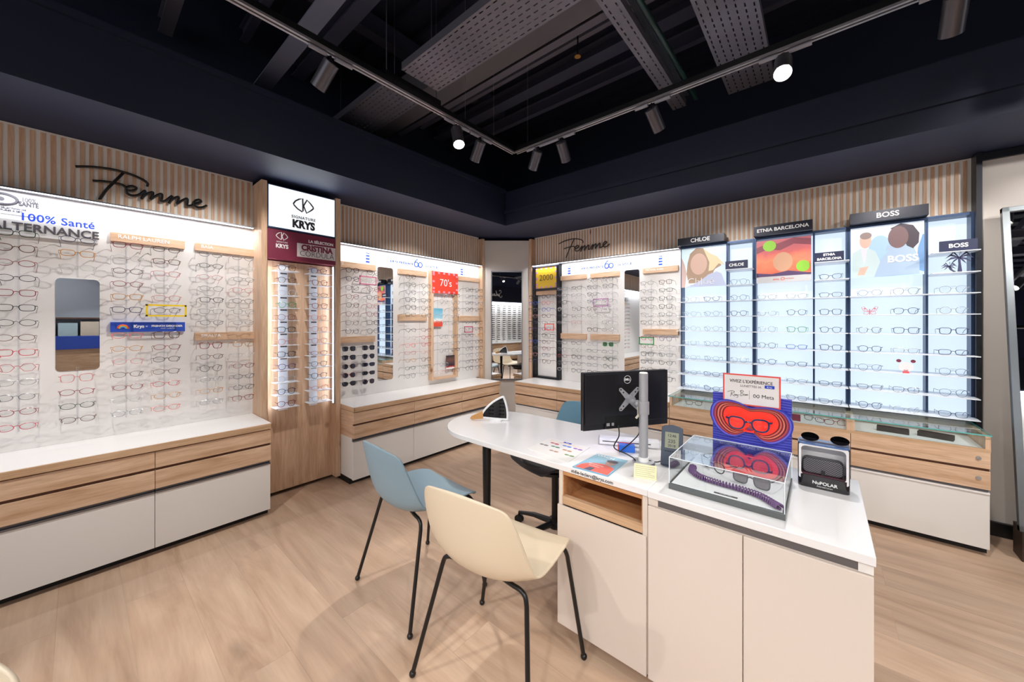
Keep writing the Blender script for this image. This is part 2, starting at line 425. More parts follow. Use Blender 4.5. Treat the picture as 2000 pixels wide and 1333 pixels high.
# ------------------------------------------------------------------ white display panels
def dpanel(face, a0, a1, label):
    m = MB()
    if face == 'A': m.box(XA-.03, XA, a0, a1,   .6475, ZS0-.012)
    else: m.box(a0, a1, YB, YB+.03, .6475, ZS0-.012)
    return single('display_wall', m, PANEL, label, 'display panel')
dpanel('A', -1.25, .876, 'white display panel of the left wall, from the frame edge to the sign column')
dpanel('A', 1.46, 3.321, 'white display panel between the sign column and the beige corner, under slats')
dpanel('B', -2.827, -1.04, 'white display panel on the back wall, left of the lit showcases')
# oak end strip with frames on the far end of the left panel
# posts
def post(x0, x1, y0, y1, z0, z1, label):
    return single('oak_post', MB().box(x0, x1, y0, y1, z0, z1), OAKV, label, 'post', bevel=.0015)
post(-3.44, -3.157, .876, .914, .03, 2.405, 'tall oak upright left of the illuminated white sign box')
post(-3.44, -3.157, 1.419, 1.46, .03, 2.405, 'tall oak upright right of the illuminated white sign box')
post(-3.44, -3.296, 3.321, 3.362, .03, 2.41, 'oak upright on the left side of the beige corner panel')
post(-2.867, -2.827, 3.734, 3.90, .03, 2.41, 'oak upright on the right side of the beige corner panel')
# LED valances
def valance(face, a0, a1, label):
    loc = (XA+.05, (a0+a1)/2, ZS0-.02) if face == 'A' else ((a0+a1)/2, YB-.05, ZS0-.02)
    t = thing('led_strip_light', loc, label, 'strip light')
    h = MB(); l = MB()
    if face == 'A': h.box(XA+.0, XA+.080, a0, a1, ZS0-.02, ZS0-.012); l.box(XA+.062, XA+.078, a0+.01, a1-.01, ZS0-.023, ZS0-.02)
    else: h.box(a0, a1, YB-.080, YB, ZS0-.02, ZS0-.012); l.box(a0+.01, a1-.01, YB-.078, YB-.062, ZS0-.023, ZS0-.02)
    part('channel', h, ALU, t); part('led_line', l, LEDM, t)
    if face == 'A': light('AREA', 'strip', (XA+.07, (a0+a1)/2, ZS0-.028), 2.2*(a1-a0), t, (.90, .93, 1), aim=(XA+.01, (a0+a1)/2, 1.2), size=a1-a0-.03, size_y=.02).rotation_euler = (R(6), 0, R(90))
    else: light('AREA', 'strip', ((a0+a1)/2, YB-.07, ZS0-.028), 2.2*(a1-a0), t, (.90, .93, 1), aim=((a0+a1)/2, YB-.01, 1.2), size=a1-a0-.03, size_y=.02).rotation_euler = (R(6), 0, 0)
valance('A', -1.25, .87, 'bright LED line under the left slatted fascia with the large script')
valance('A', 1.465, 3.31, 'bright LED line under the slats between sign column and corner')
valance('B', -2.82, -1.045, 'bright LED line under the back wall slats left of the showcases')

# ------------------------------------------------------------------ low cabinets
def cab(face, a0, a1, label, glass_top=False, lock=False):
    """one module: two oak drawer fronts with a slot, greige bottom drawer, black plinth"""
    f = XF if face == 'A' else YF
    loc = ((XF+XA)/2, (a0+a1)/2, 0) if face == 'A' else ((a0+a1)/2, (YF+YB)/2, 0)
    t = thing('drawer_cabinet', loc, label, 'cabinet', 'low drawer cabinets along the walls')
    def bx(mb, u0, u1, d0, d1, z0, z1):     # d: distance behind the front plane
        if face == 'A': mb.box(f-d1, f-d0, u0, u1, z0, z1)
        else: mb.box(u0, u1, f+d0, f+d1, z0, z1)
    D = .415
    c = MB(); bx(c, a0+.001, a1-.001, .02, D, .389, .606); part('body', c, OAKH, t)
    c = MB(); bx(c, a0+.001, a1-.001, .035, D, .05, .389); part('base_body', c, GREYL, t)
    g = .0012
    for z0, z1 in ((.510, .603), (.390, .494)):
        c = MB(); bx(c, a0+g, a1-g, 0, .019, z0, z1); d = part('drawer', c, OAKH, t, bevel=.0012)
        if lock:
            k = MB(); k.cyl((a1-.045, f-.004, (z0+z1)/2+.01), (a1-.045, f+.002, (z0+z1)/2+.01), .011, n=20); k.cyl((a1-.045, f-.006, (z0+z1)/2+.01), (a1-.045, f, (z0+z1)/2+.01), .005, n=12)
            part('lock', k, CHROME, d, smooth=True)
    c = MB(); bx(c, a0+.004, a1-.004, .010, .021, .492, .512); part('slot', c, GROOVE, t)
    c = MB(); bx(c, a0+.004, a1-.004, .022, .036, .366, .390); part('handle_channel', c, mat('channel_grey', (112, 112, 118), .35, metal=.4), t)
    c = MB(); bx(c, a0+g, a1-g, .013, .034, .045, .362); d = part('drawer', c, GREYL, t, bevel=.001, label='greige bottom drawer front')
    c = MB(); bx(c, a0+g, a1-g, .008, .034, .360, .372); part('handle', c, ALU if face == 'A' else WHITE, d, bevel=.002)
    c = MB(); bx(c, a0, a1, .07, D, 0, .05); part('plinth', c, KICK, t)
    return t
def wtop(face, a0, a1, label):
    loc = ((XF+XA)/2, (a0+a1)/2, .606) if face == 'A' else ((a0+a1)/2, (YF+YB)/2, .606)
    t = thing('worktop', loc, label, 'worktop')
    if face == 'A':
        part('top_surface', MB().box(XA, XF-.002, a0+.002, a1-.002, .612, .647), WHITE, t)
        e = MB().box(XF-.02, XF+.008, a0, a1, .610, .6455); 
        e.box(XA, XF+.008, a0-.001, a0+.003, .610, .6455); e.box(XA, XF+.008, a1-.003, a1+.001, .610, .6455)
    else:
        part('top_surface', MB().box(a0+.002, a1-.002, YF+.002, YB, .612, .647), WHITE, t)
        e = MB().box(a0, a1, YF-.008, YF+.02, .610, .6455); e.box(a0-.001, a0+.003, YF-.008, YB, .610, .6455)
    part('edge_band', e, OAKE, t)
A1M = [(-1.45, -.87), (-.87, -.29), (-.29, .29), (.29, .872)]
for k, (a, b) in enumerate(A1M):
    cab('A', a, b, ['oak and greige drawer cabinet outside the left edge, furthest left', 'oak and greige drawer cabinet just past the left edge of the frame',
        'oak and greige drawer cabinet under the left wall, cut by the frame edge', 'oak and greige drawer cabinet under the left wall, touching the oak sign column'][k])
wtop('A', -1.45, .874, 'white worktop with oak edge under the left wall glasses, running out of frame')
for k, (a, b) in enumerate([(1.462, 2.05), (2.05, 2.65), (2.65, 3.25)]):
    cab('A', a, b, ['drawer cabinet right of the sign column, its greige side facing the camera', 'middle drawer cabinet of three between sign column and corner',
        'drawer cabinet at the corner end of the left wall, behind the table tip'][k])
wtop('A', 1.462, 3.252, 'white worktop with oak edge between the sign column and the beige corner')
for k, (a, b) in enumerate([(-2.785, -2.193), (-2.193, -1.606), (-1.606, -1.024)]):
    cab('B', a, b, ['drawer cabinet on the back wall nearest the beige corner panel', 'drawer cabinet on the back wall behind the blue swivel chair',
        'drawer cabinet on the back wall hidden behind the monitor'][k])
wtop('B', -2.785, -1.026, 'white worktop with oak edge on the back wall, left of the glass counters')
def gcase(a0, a1, label):
    t = thing('glass_top_case', ((a0+a1)/2, (YF+YB)/2, .606), label, 'display case', 'glass topped tray cases under the lit showcases')
    part('tray_floor', MB().box(a0+.012, a1-.012, YF+.02, YB-.04, .606, .618), WHITE, t)
    part('front_rail', MB().box(a0, a1, YF, YF+.018, .603, .622), OAKE, t)
    for x in (a0, a1-.02): part('side_panel', MB().box(x, x+.02, YF+.002, YB-.04, .606, .697), OAKV, t)
    part('back_panel', MB().box(a0+.02, a1-.02, YB-.055, YB-.04, .618, .697), OAKH, t)
    part('front_glass', MB().box(a0+.02, a1-.02, YF+.004, YF+.008, .620, .697), ACRYL, t)
GM = [(-1.022, -.437), (-.437, .148), (.148, .735)]
for k, (a, b) in enumerate(GM):
    cab('B', a, b, ['drawer cabinet under the leftmost glass topped case, behind the pole', 'drawer cabinet under the middle glass topped case, behind the red goggle display',
        'drawer cabinet with round locks at the right end of the back wall'][k], lock=(k == 2))
    gcase(a, b, ['leftmost glass topped tray case holding one pair of glasses', 'middle glass topped tray case holding two pairs of glasses', 'right glass topped tray case with two dark trays'][k])
t = thing('counter_glass', (-.14, 3.55, .698), 'long green edged glass sheet lying across the three tray cases', 'glass top')
part('pane', MB().box(-1.03, .738, YF-.008, YB-.045, .6985, .7055), GLASST, t)
part('polished_edge', MB().box(-1.03, .738, YF-.0085, YF-.008, .6985, .7055).box(-1.0305, -1.03, YF-.008, YB-.045, .6985, .7055).box(.738, .7385, YF-.008, YB-.045, .6985, .7055), GLASSE, t)

# ================================================================== ILLUMINATED SIGN COLUMN between the two left displays
single('back_board', MB().box(-3.27, -3.24, .914, 1.419, .03, 1.825), OAKV, 'tall knotty oak board behind the two frame ladders', 'wall board')
t = thing('sign_box', (-3.2, 1.166, 2.067), 'illuminated white sign box with black diamond emblem on top of the sign column', 'sign')
fr = MB(); fr.box(-3.40, -3.162, .915, 1.418, 2.06, 2.39); part('housing', fr, BLUEFR, t)
part('lit_face', MB().box(-3.162, -3.158, .924, 1.409, 2.072, 2.382), LITBOX, t)
def kemblem(face, cy, cz, s, m, parent, d=0):
    """two opposed rounded diamonds"""
    mb = MB()
    L_ = [(-1.0, .15), (-.62, .62), (-.06, .92), (-.10, -.42), (-.14, -.50), (-.72, -.18)]
    L_ = [(-1.0, .12), (-.8, .45), (-.45, .72), (-.1, .86), (-.07, -.46), (-.14, -.55), (-.6, -.33), (-.93, -.02)]
    R_ = [(.32, .80), (.66, .52), (.95, .17), (.97, .05), (.75, -.2), (.28, -.6), (-.02, .12)]
    for pts in (L_, R_):
        P = [(XX, cy+u*s, cz+v*s) if face == 'A' else (cy+u*s, YY, cz+v*s) for u, v in pts for XX, YY in ((d, d),)]
        mb.tube(P, s*.075, n=8, closed=True)
    return part('emblem', mb, m, parent)
kemblem('A', 1.166, 2.268, .075, PRINTGR, t, -3.157)
text('SIGNATURE', .030, (-3.156, 1.166, 2.176), 'A', PRINTGR, t, spacing=1.15, ext=.001, bold=.0006)
text('KRYS', .083, (-3.156, 1.166, 2.120), 'A', PRINTGR, t, bold=.0045, ext=.001, sx=.86)
light('AREA', 'sign_glow', (-3.15, 1.166, 2.22), .8, t, (.92, .97, 1), aim=(-2, 1.166, 2.2), size=.46, size_y=.3)
t = thing('maroon_sign', (-3.2, 1.166, 1.83), 'maroon sign panel with white box of lettering under the lit sign', 'sign')
part('panel', MB().box(-3.40, -3.160, .915, 1.418, 1.832, 2.055), MAROON, t)
part('white_box', MB().box(-3.160, -3.1585, 1.118, 1.416, 1.868, 1.975), mat('sign_cream', (226, 218, 216), .5), t)
text('LA SÉLECTION', .030, (-3.1583, 1.300, 2.000), 'A', PRINTW, t, bold=.0012, ext=.0006)
text('CRISTINA', .062, (-3.1578, 1.27, 1.943), 'A', MAROON, t, bold=.0032, ext=.0006, sx=.90)
text('CORDULA', .060, (-3.1578, 1.27, 1.896), 'A', PRINTGR, t, bold=-.0008, ext=.0006, sx=.94)
kemblem('A', 1.013, 2.003, .040, PRINTW, t, -3.159)
text('SIGNATURE', .0145, (-3.1585, 1.013, 1.962), 'A', PRINTW, t, ext=.0005)
text('KRYS', .042, (-3.1585, 1.013, 1.930), 'A', PRINTW, t, bold=.0015, ext=.0005, sx=.88)
for y, lab in ((.921, 'vertical lit strip on the left inner side of the sign column'), (1.412, 'vertical lit strip on the right inner side of the sign column')):
    t = thing('led_strip_light', (-3.2, y, .66), lab, 'strip light')
    s_ = 1 if y < 1.1 else -1
    part('channel', MB().box(-3.22, -3.17, y-.006*s_, y-.001*s_, .655, 1.826), ALU, t)
    part('led_line', MB().box(-3.205, -3.185, y-.001*s_, y+.001*s_, .66, 1.82), LEDM, t)
    light('AREA', 'strip', (-3.195, y+.006*s_, 1.24), .6, t, (.86, .88, 1), aim=(-3.215, y+1*s_, 1.24), size=1.14, size_y=.02).rotation_euler = (R(90), R(90), R(90) if s_ > 0 else R(-90))
    t.children[-1].rotation_euler = (R(-90) if s_ < 0 else R(90), R(0), 0); t.children[-1].data.size, t.children[-1].data.size_y = .02, 1.14
SHZ = [1.745-.0953*i for i in range(12)]
def ladder(y0, y1, ys0, ys1, label):
    t = thing('frame_ladder', (-3.22, (y0+y1)/2, .68), label, 'display rack')
    part('back_strip', MB().box(-3.238, -3.225, ys0, ys1, .66, 1.80), SHELFW, t, bevel=.002)
    for z in SHZ:
        part('shelf', MB().box(-3.237, -3.125, y0, y1, z-.004, z), SHELFW, t)
        part('price_tag', MB().box(-3.2245, -3.2235, ys0+.012, ys1-.006, z-.020, z-.010), PRINTGR, t)
    return t
ladder(.962, 1.125, 1.01, 1.075, 'left white ladder of twelve small shelves under the maroon sign')
ladder(1.20, 1.375, 1.235, 1.295, 'right white ladder of twelve small shelves under the maroon sign')

# ================================================================== SCRIPT WORDS
def script_word(kind, face, o, s, m, label, r=.0075):
    F_ = [[(-.62, 1.50), (-.1, 1.66), (.35, 1.74), (.9, 1.78), (1.5, 1.72), (2.0, 1.55), (2.2, 1.38), (2.18, 1.20)],
          [(1.20, 1.74), (.98, 1.35), (.72, .9), (.48, .45), (.30, .02), (.24, .0)],
          [(.0, .90), (.4, .99), (.8, 1.02), (1.15, 1.00), (1.30, .86)],
          [(1.32, .72), (1.62, .80), (1.72, .98), (1.52, 1.04), (1.32, .86), (1.32, .58), (1.55, .48), (1.85, .62), (2.10, .92),
           (2.02, .60), (1.94, .38), (2.15, .72), (2.42, .92), (2.42, .70), (2.34, .46), (2.58, .74), (2.82, .92), (2.84, .68), (2.80, .48), (3.00, .55),
           (3.30, .92), (3.24, .62), (3.16, .42), (3.36, .76), (3.60, .94), (3.60, .72), (3.54, .48), (3.78, .76), (4.02, .94), (4.04, .70), (4.02, .50), (4.25, .56),
           (4.46, .72), (4.72, .90), (4.62, 1.02), (4.42, .90), (4.36, .66), (4.50, .50), (4.78, .56), (5.02, .74)]]
    S_ = [[(.75, 1.42), (.6, 1.62), (.3, 1.55), (.25, 1.2), (.6, .9), (.7, .5), (.4, .15), (.05, .3), (0, .55)],
          [(.7, .45), (1.05, .85), (1.2, .7), (1.0, .4), (.9, .65), (1.3, .62), (1.6, 1.5), (1.5, 1.0), (1.5, .45), (1.75, .55), (2.0, .85), (2.15, .7), (1.9, .42), (1.85, .7), (2.2, .8), (2.2, .45), (2.45, .6), (2.5, .85), (2.5, .45), (2.8, .55), (3.0, .8), (3.1, .6), (2.9, .42), (2.95, .7), (3.3, .8), (3.35, .45), (3.6, .8), (3.75, .7), (3.6, .45), (4.0, .75)]]
    mb = MB()
    for st in (F_ if kind == 'F' else S_):
        P = []
        for u, v in st:
            P.append((o[0], o[1]+u*s, o[2]+v*s) if face == 'A' else ((o[0]+u*s, o[1], o[2]+v*s) if face == 'B' else (o[0]-u*s, o[1], o[2]+v*s)))
        mb.tube(smoothpts(P, 5), r, n=6)
    return single('script_lettering', mb, m, label, 'lettering', smooth=True)
script_word('F', 'A', (XA+.024, .06, 2.10), .1065, BLACK, 'large black script word on the slats of the left wall', .0075)
script_word('F', 'B', (-2.37, YB-.024, 2.125), .117, BLACK, 'smaller black script word on the slats of the back wall', .0055)

# ================================================================== HEADER BLOCKS
def block(face, a0, a1, z0, z1, label, txt=None, m=OAKH, tm=PRINTW, size=.034, off=.03, name='brand_block', d=.028, **k):
    loc = (XA, (a0+a1)/2, z0) if face == 'A' else ((a0+a1)/2, YB, z0)
    t = thing(name, loc, label, 'sign block', k.pop('group', None))
    if face == 'A': part('block', MB().box(XA, XA+d, a0, a1, z0, z1), m, t, bevel=.001)
    else: part('block', MB().box(a0, a1, YB-d, YB, z0, z1), m, t, bevel=.001)
    if txt:
        p = (XA+d+.0006, a0+off, (z0+z1)/2+.004) if face == 'A' else (a0+off, YB-d-.0006, (z0+z1)/2+.004)
        text(txt, size, p, face, tm, t, align='LEFT', ext=.0006, **k)
    return t
GREYCARD = mat('pale_grey_block', (206, 204, 202), .5)
t = block('A', -.42, .082, 1.822, 1.905, 'pale grey sign block with large dark capitals at the left edge', None, GREYCARD, d=.03)
text('ALTERNANCE', .062, (XA+.032, -.105, 1.866), 'A', PRINTGR, t, bold=.0014, ext=.0006, sx=.98)
t = thing('raised_lettering', (XA+.02, -.06, 1.905), 'blue raised lettering standing on the pale grey sign block', 'lettering')
text('100% Santé', .058, (XA+.020, -.068, 1.926), 'A', PRINTBLUE, t, name='letters', ext=.004, bold=.0008, spacing=1.02)
t = thing('info_card', (XA+.003, -.27, 1.94), 'white card with a dark eye emblem at the top left of the wall', 'card')
part('card', MB().box(XA, XA+.003, -.36, -.135, 1.935, 2.055), mat('card_white', (232, 232, 238), .4), t)
mb = MB(); ring = []
for i in range(24):
    a = 2*PI*i/24; ring.append((XA+.005, -.262+.052*math.cos(a), 2.012+.028*math.sin(a)))
mb.tube(ring, .0065, n=6, closed=True); mb.cyl((XA+.003, -.262, 2.012), (XA+.006, -.262, 2.012), .011, n=16); part('eye_emblem', mb, PRINTGR, t)
text('100%', .034, (XA+.0045, -.172, 2.022), 'A', PRINTGR, t, sx=.68, bold=.0006); text('SANTÉ', .034, (XA+.0045, -.172, 1.998), 'A', PRINTGR, t, sx=.66, bold=.0014)
text('NOTRE SÉLECTION DE', .0125, (XA+.0045, -.245, 1.966), 'A', PRINTGR, t); text('MONTURES À 0€*', .0125, (XA+.0045, -.245, 1.953), 'A', PRINTGR, t)
block('A', .132, .477, 1.850, 1.905, 'oak sign block over the third and fourth glasses columns, upper left wall', 'RALPH LAUREN', size=.034)
block('A', .531, .876, 1.852, 1.905, 'oak sign block over the last two columns before the sign column', 'BAÏA', size=.032)
t = block('A', .132, .477, 1.288, 1.350, 'bright blue sign block with small rainbow, mid height on the left wall', None, mat('cobalt_block', (44, 82, 190), .35))
text('Krys', .026, (XA+.029, .255, 1.322), 'A', PRINTW, t, bold=.0012); text('×', .022, (XA+.029, .290, 1.321), 'A', PRINTW, t)
text('FRENCH DISORDER', .0172, (XA+.029, .388, 1.324), 'A', PRINTW, t, bold=.0006); text('HAPPY LUNETTES', .009, (XA+.029, .392, 1.308), 'A', PRINTW, t)
for r_, c in ((.024, mat('rainbow_red', (235, 80, 70), .5)), (.018, YELC), (.012, mat('rainbow_blue', (120, 190, 240), .5))):
    mb = MB(); mb.tube([(XA+.029, .185+r_*math.cos(PI*i/12), 1.309+r_*math.sin(PI*i/12)) for i in range(13)], .003, n=4); part('rainbow_band', mb, c, t)
block('A', .531, .876, 1.222, 1.276, 'oak sign block half way down beside the oak sign column, left wall', 'SIRALYA', size=.030)
block('A', 1.462, 1.884, 1.850, 1.905, 'oak sign block immediately right of the sign column', 'DUTZ', size=.032, off=.02)
block('A', 1.468, 1.878, 1.158, 1.215, 'oak sign block above the five rows of sunglasses', None)
block('A', 2.14, 2.493, 1.850, 1.905, 'oak sign block between the tall mirror and the red 70s sign', None)
block('A', 2.14, 2.493, 1.365, 1.430, 'oak sign block half way down, left of the red 70s board', None)
block('A', 2.957, 3.305, 1.855, 1.905, 'oak sign block at the corner end of the left wall, upper', None)
block('A', 2.957, 3.305, 1.365, 1.427, 'oak sign block at the corner end of the left wall, lower', None)
block('B', -2.424, -2.07, 1.850, 1.905, 'oak sign block right of the yellow 2000 frame, upper', None)
block('B', -2.017, -1.673, 1.850, 1.905, 'oak sign block left of the back wall mirror, upper', None)
block('B', -1.416, -1.069, 1.850, 1.905, 'oak sign block between the back wall mirror and the showcases, upper', 'MICHAEL KORS', size=.026)
block('B', -2.424, -2.07, 1.150, 1.215, 'oak sign block right of the grey frame board, lower', None)
block('B', -2.017, -1.673, 1.150, 1.215, 'oak sign block left of the back wall mirror, lower', None)
block('B', -1.416, -1.069, 1.222, 1.280, 'oak sign block between the back wall mirror and the showcases, lower', None)

# anniversary banner prints
def banner(face, c, s0, s1, label):
    loc = (XA, c, 1.96) if face == 'A' else (c, YB, 1.96)
    t = thing('banner_print', loc, label, 'lettering')
    def P(u, z): return (XA+.0012, u, z) if face == 'A' else (u, YB-.0012, z)
    text('KRYS PRÉSENTE', .031, P(c-.205, 1.972), face, PRINTBLUE, t, spacing=1.3, bold=.0013)
    text('DE STYLE', .031, P(c+.175, 1.972), face, PRINTBLUE, t, spacing=1.3, bold=.0013)
    mb = MB()
    for dx in (-.028, .024):
        mb.tube([P(c+dx+.024*math.cos(2*PI*i/20), 1.975+.026*math.sin(2*PI*i/20)) for i in range(20)], .0055, n=6, closed=True)
    mb.tube([P(c-.052, 1.985), P(c-.040, 2.010), P(c-.012, 2.032)], .0055, n=6)
    part('number_emblem', mb, PRINTBLUE, t)
    for sx in (s0, s1):
        mb = MB()
        for k in range(4):
            z = 1.925+.029*k; q = P(sx, z)
            if face == 'A': mb.box(XA, XA+.0012, sx-.019, sx+.019, z, z+(.016 if k < 3 else .008))
            else: mb.box(sx-.019, sx+.019, YB-.0012, YB, z, z+(.016 if k < 3 else .008))
        part('stripe_stack', mb, PRINTBLUE, t)
banner('A', 2.40, 1.815, 3.03, 'blue banner print with glasses emblem between sign column and corner')
banner('B', -1.80, -2.31, -1.245, 'blue banner print with glasses emblem on the back wall')

# tall wall mirrors
def wall_mirror(face, a0, a1, z0, z1, label):
    loc = (XA, (a0+a1)/2, z0) if face == 'A' else ((a0+a1)/2, YB, z0)
    t = thing('wall_mirror', loc, label, 'mirror')
    r = .022; pts = []
    for cx, cz, s in ((a1-r, z0+r, -90), (a1-r, z1-r, 0), (a0+r, z1-r, 90), (a0+r, z0+r, 180)):
        for k in range(6): pts.append((cx+r*math.cos(R(s+18*k)), cz+r*math.sin(R(s+18*k))))
    M = Matrix(((0, 0, 1, 0), (1, 0, 0, 0), (0, 1, 0, 0), (0, 0, 0, 1))) if face == 'A' else Matrix(((1, 0, 0, 0), (0, 0, -1, 0), (0, 1, 0, 0), (0, 0, 0, 1)))
    off = XA if face == 'A' else -YB
    mb = MB().prism(pts, off, off+.004, M); part('mirror_glass', mb, MIRROR, t)
wall_mirror('A', -.08, .089, 1.064, 1.605, 'short rounded mirror set among the glasses near the left edge')
wall_mirror('A', 1.916, 2.087, .768, 1.900, 'tall slim mirror between sunglasses and red 70s board, left wall')
wall_mirror('B', -1.621, -1.459, .80, 1.905, 'tall slim mirror on the back wall above the monitor')
# corner mirror on the beige panel
t = thing('framed_mirror', tuple((P1+P2)/2+Vector((0, 0, .61))), 'slim floor to head height mirror in thin dark frame on the beige corner', 'mirror')
def diag(u0, u1, z0, z1, d0, d1):
    E_ = (P2-P1); a = P1+E_*u0; b = P1+E_*u1; vs = []
    for p, d in ((a, d0), (b, d0), (b, d1), (a, d1)): vs.append(p+DN*d)
    v = [q+Vector((0, 0, z0)) for q in vs]+[q+Vector((0, 0, z1)) for q in vs]
    return MB().add(v, [(0, 1, 2, 3), (7, 6, 5, 4), (0, 4, 5, 1), (1, 5, 6, 2), (2, 6, 7, 3), (3, 7, 4, 0)])
part('mirror_glass', diag(.165, .835, .625, 1.99, .004, .010), MIRROR, t)
fr = MB()
for a in ((.15, .168, .61, 2.002), (.832, .85, .61, 2.002), (.15, .85, .61, .626), (.15, .85, 1.987, 2.002)):
    q = diag(*a, -.010, .016); fr.add(q.v, q.f)
part('frame', fr, ALU, t)

# 70s board
t = thing('theme_board', (XA, 2.73, .70), 'oak framed board with orange red 70s sign and two small pictures', 'display board')
part('side_rail', MB().box(XA, XA+.05, 2.530, 2.568, .70, 1.925), OAKV, t); part('side_rail', MB().box(XA, XA+.05, 2.888, 2.925, .70, 1.925), OAKV, t)
part('bottom_rail', MB().box(XA, XA+.05, 2.568, 2.888, .70, .725), OAKH, t)
s7 = part('sign', MB().box(XA+.045, XA+.056, 2.545, 2.918, 1.675, 1.92), REDO, t)
mb = MB()
for i in range(10):
    if i % 2 == 0:
        for z in (1.680, 1.894): mb.box(XA+.056, XA+.0575, 2.55+i*.0368, 2.55+i*.0368+.026, z, z+.022)
for i in range(6):
    if i % 2 == 1:
        for y in (2.55, 2.888): mb.box(XA+.056, XA+.0575, y, y+.026, 1.680+i*.0385, 1.680+i*.0385+.022)
part('check_border', mb, PINKP, s7)
text("70's", .115, (XA+.058, 2.735, 1.795), 'A', PRINTW, s7, bold=-.001)
part('picture', MB().box(XA+.03, XA+.034, 2.575, 2.705, 1.30, 1.505), ramp_mat('small_picture', 2, [(0, (235, 70, 50)), (.25, (240, 90, 60)), (.38, (250, 248, 246)), (.5, (150, 205, 225)), (1, (110, 185, 215))], noise=.25), t, label='small blue and red picture')
part('picture', MB().box(XA+.03, XA+.034, 2.76, 2.885, .80, .96), ramp_mat('dark_picture', 2, [(0, (235, 235, 235)), (.12, (240, 230, 225)), (.16, (200, 50, 40)), (.3, (40, 44, 62)), (.7, (120, 80, 70)), (1, (34, 36, 44))], noise=.25), t, label='small dark picture')

# grey frame board with the yellow 2000 sign
t = thing('theme_display', (-2.61, 3.77, .648), 'dark grey metal frame board with yellow 2000 sign on the back wall', 'display board')
for x in (-2.807, -2.45): part('upright', MB().box(x, x+.035, 3.735, YB, .648, 2.062), BLKM, t)
for z, h in ((.648, .025), (2.035, .028), (1.742, .028)): part('crossbar', MB().box(-2.772, -2.45, 3.74, YB, z, z+h), BLKM, t)
s7 = part('sign', MB().box(-2.772, -2.45, 3.752, 3.76, 1.77, 2.035), YELC, t)
mb = MB()
for i in range(9):
    if i % 2 == 0:
        for z in (1.772, 2.008): mb.box(-2.770+i*.0357, -2.770+i*.0357+.026, 3.7505, 3.752, z, z+.024)
for i in range(7):
    if i % 2 == 1:
        for x in (-2.770, -2.479): mb.box(x, x+.026, 3.7505, 3.752, 1.772+i*.0372, 1.772+i*.0372+.024)
part('check_border', mb, VIOP, s7)
text('2000', .105, (-2.612, 3.7495, 1.90), 'B', PRINTBLK, s7, bold=-.0015)
part('name_block', MB().box(-2.772, -2.45, 3.755, 3.775, 1.69, 1.742), OAKH, t)
# pin-on highlight frames
def hl(face, a0, a1, z0, z1, d, m, label):
    mb = MB(); r = .005
    for p in ((a0, a1, z0, z0+r*2), (a0, a1, z1-r*2, z1), (a0, a0+r*2, z0, z1), (a1-r*2, a1, z0, z1)):
        if face == 'A': mb.box(XA+d, XA+d+.003, p[0], p[1], p[2], p[3])
        else: mb.box(p[0], p[1], YB-d-.003, YB-d, p[2], p[3])
    mb2 = MB(); c = (a0+a1)/2
    if face == 'A': mb2.box(XA, XA+d, c-.003, c+.003, z1-.012, z1-.006); loc = (XA, c, z0)
    else: mb2.box(c-.003, c+.003, YB-d, YB, z1-.012, z1-.006); loc = (c, YB, z0)
    t = thing('highlight_frame', loc, label, 'price frame'); part('outline', mb, m, t); part('bracket', mb2, CLEARP, t)
hl('A', .275, .468, 1.385, 1.462, .145, mat('yellow_plastic', (250, 214, 30), .4), 'thin yellow rectangle frame around a pair of glasses, left wall')
hl('A', 1.68, 1.85, 1.70, 1.78, .10, mat('pink_plastic', (226, 120, 160), .4), 'thin pink rectangle frame below the oak block beside the sign column')
hl('A', 2.98, 3.12, 1.225, 1.30, .10, mat('crimson_plastic', (200, 50, 90), .4), 'thin crimson rectangle frame near the corner end of the left wall')
hl('B', -2.60, -2.46, 1.25, 1.33, .10, mat('red_plastic', (232, 70, 50), .4), 'thin red rectangle frame on the grey frame board')
hl('B', -1.95, -1.77, 1.52, 1.61, .08, mat('lilac_plastic', (206, 140, 200), .4), 'thin lilac rectangle frame left of the back wall mirror')
hl('B', -1.41, -1.26, 1.125, 1.20, .14, mat('green_plastic', (50, 150, 80), .4), 'thin green rectangle frame right of the back wall mirror')

# ================================================================== LIT SHOWCASES
YC = 3.745; YK = 3.84
def showcase(x0, xm, x1, label, parts_label=None):
    t = thing('lit_showcase', ((x0+x1)/2, 3.79, .71), label, 'showcase')
    part('light_panel', MB().box(x0+.01, x1-.01, YK, YK+.02, .71, 2.05), LITW, t)
    for x in (x0, xm-.006, x1-.012): part('upright', MB().box(x, x+.012, YC, YK, .71, 2.065), BLUEFR, t)
    part('top_frame', MB().box(x0, x1, YC-.002, YK+.02, 2.05, 2.066), BLUEFR, t)
    part('bottom_frame', MB().box(x0, x1, YC, YK, .7065, .715), SHELFW, t)
    for i in range(9):
        z = .733+.134*i
        if i < 7: part('shelf', MB().box(x0-.004, x1+.003, 3.62, YK, z-.005, z), SHELFW, t)
        else: part('shelf', MB().box(xm+.006, x1+.003, 3.62, YK, z-.005, z), SHELFW, t)
    return t
SCB = [(-1.036, -.646, -.444), (-.442, -.048, .151), (.153, .549, .753)]
showcase(*SCB[0], 'leftmost lit white showcase, topped by a poster of a fair haired person')
showcase(*SCB[1], 'middle lit white showcase, topped by the orange poster with two green discs')
showcase(*SCB[2], 'rightmost lit white showcase, topped by a poster of two people in pale jackets')
def header(x0, x1, z0, z1, txt, label, size=.05, y0=3.66):
    t = thing('name_header', ((x0+x1)/2, 3.70, z0), label, 'sign')
    part('board', MB().box(x0, x1, y0, YC+.02, z0, z1), mat('dark_header_board', (36, 38, 50), .3, metal=.3), t)
    text(txt, size, ((x0+x1)/2, y0-.0008, (z0+z1)/2), 'B', PRINTW, t, bold=.001)
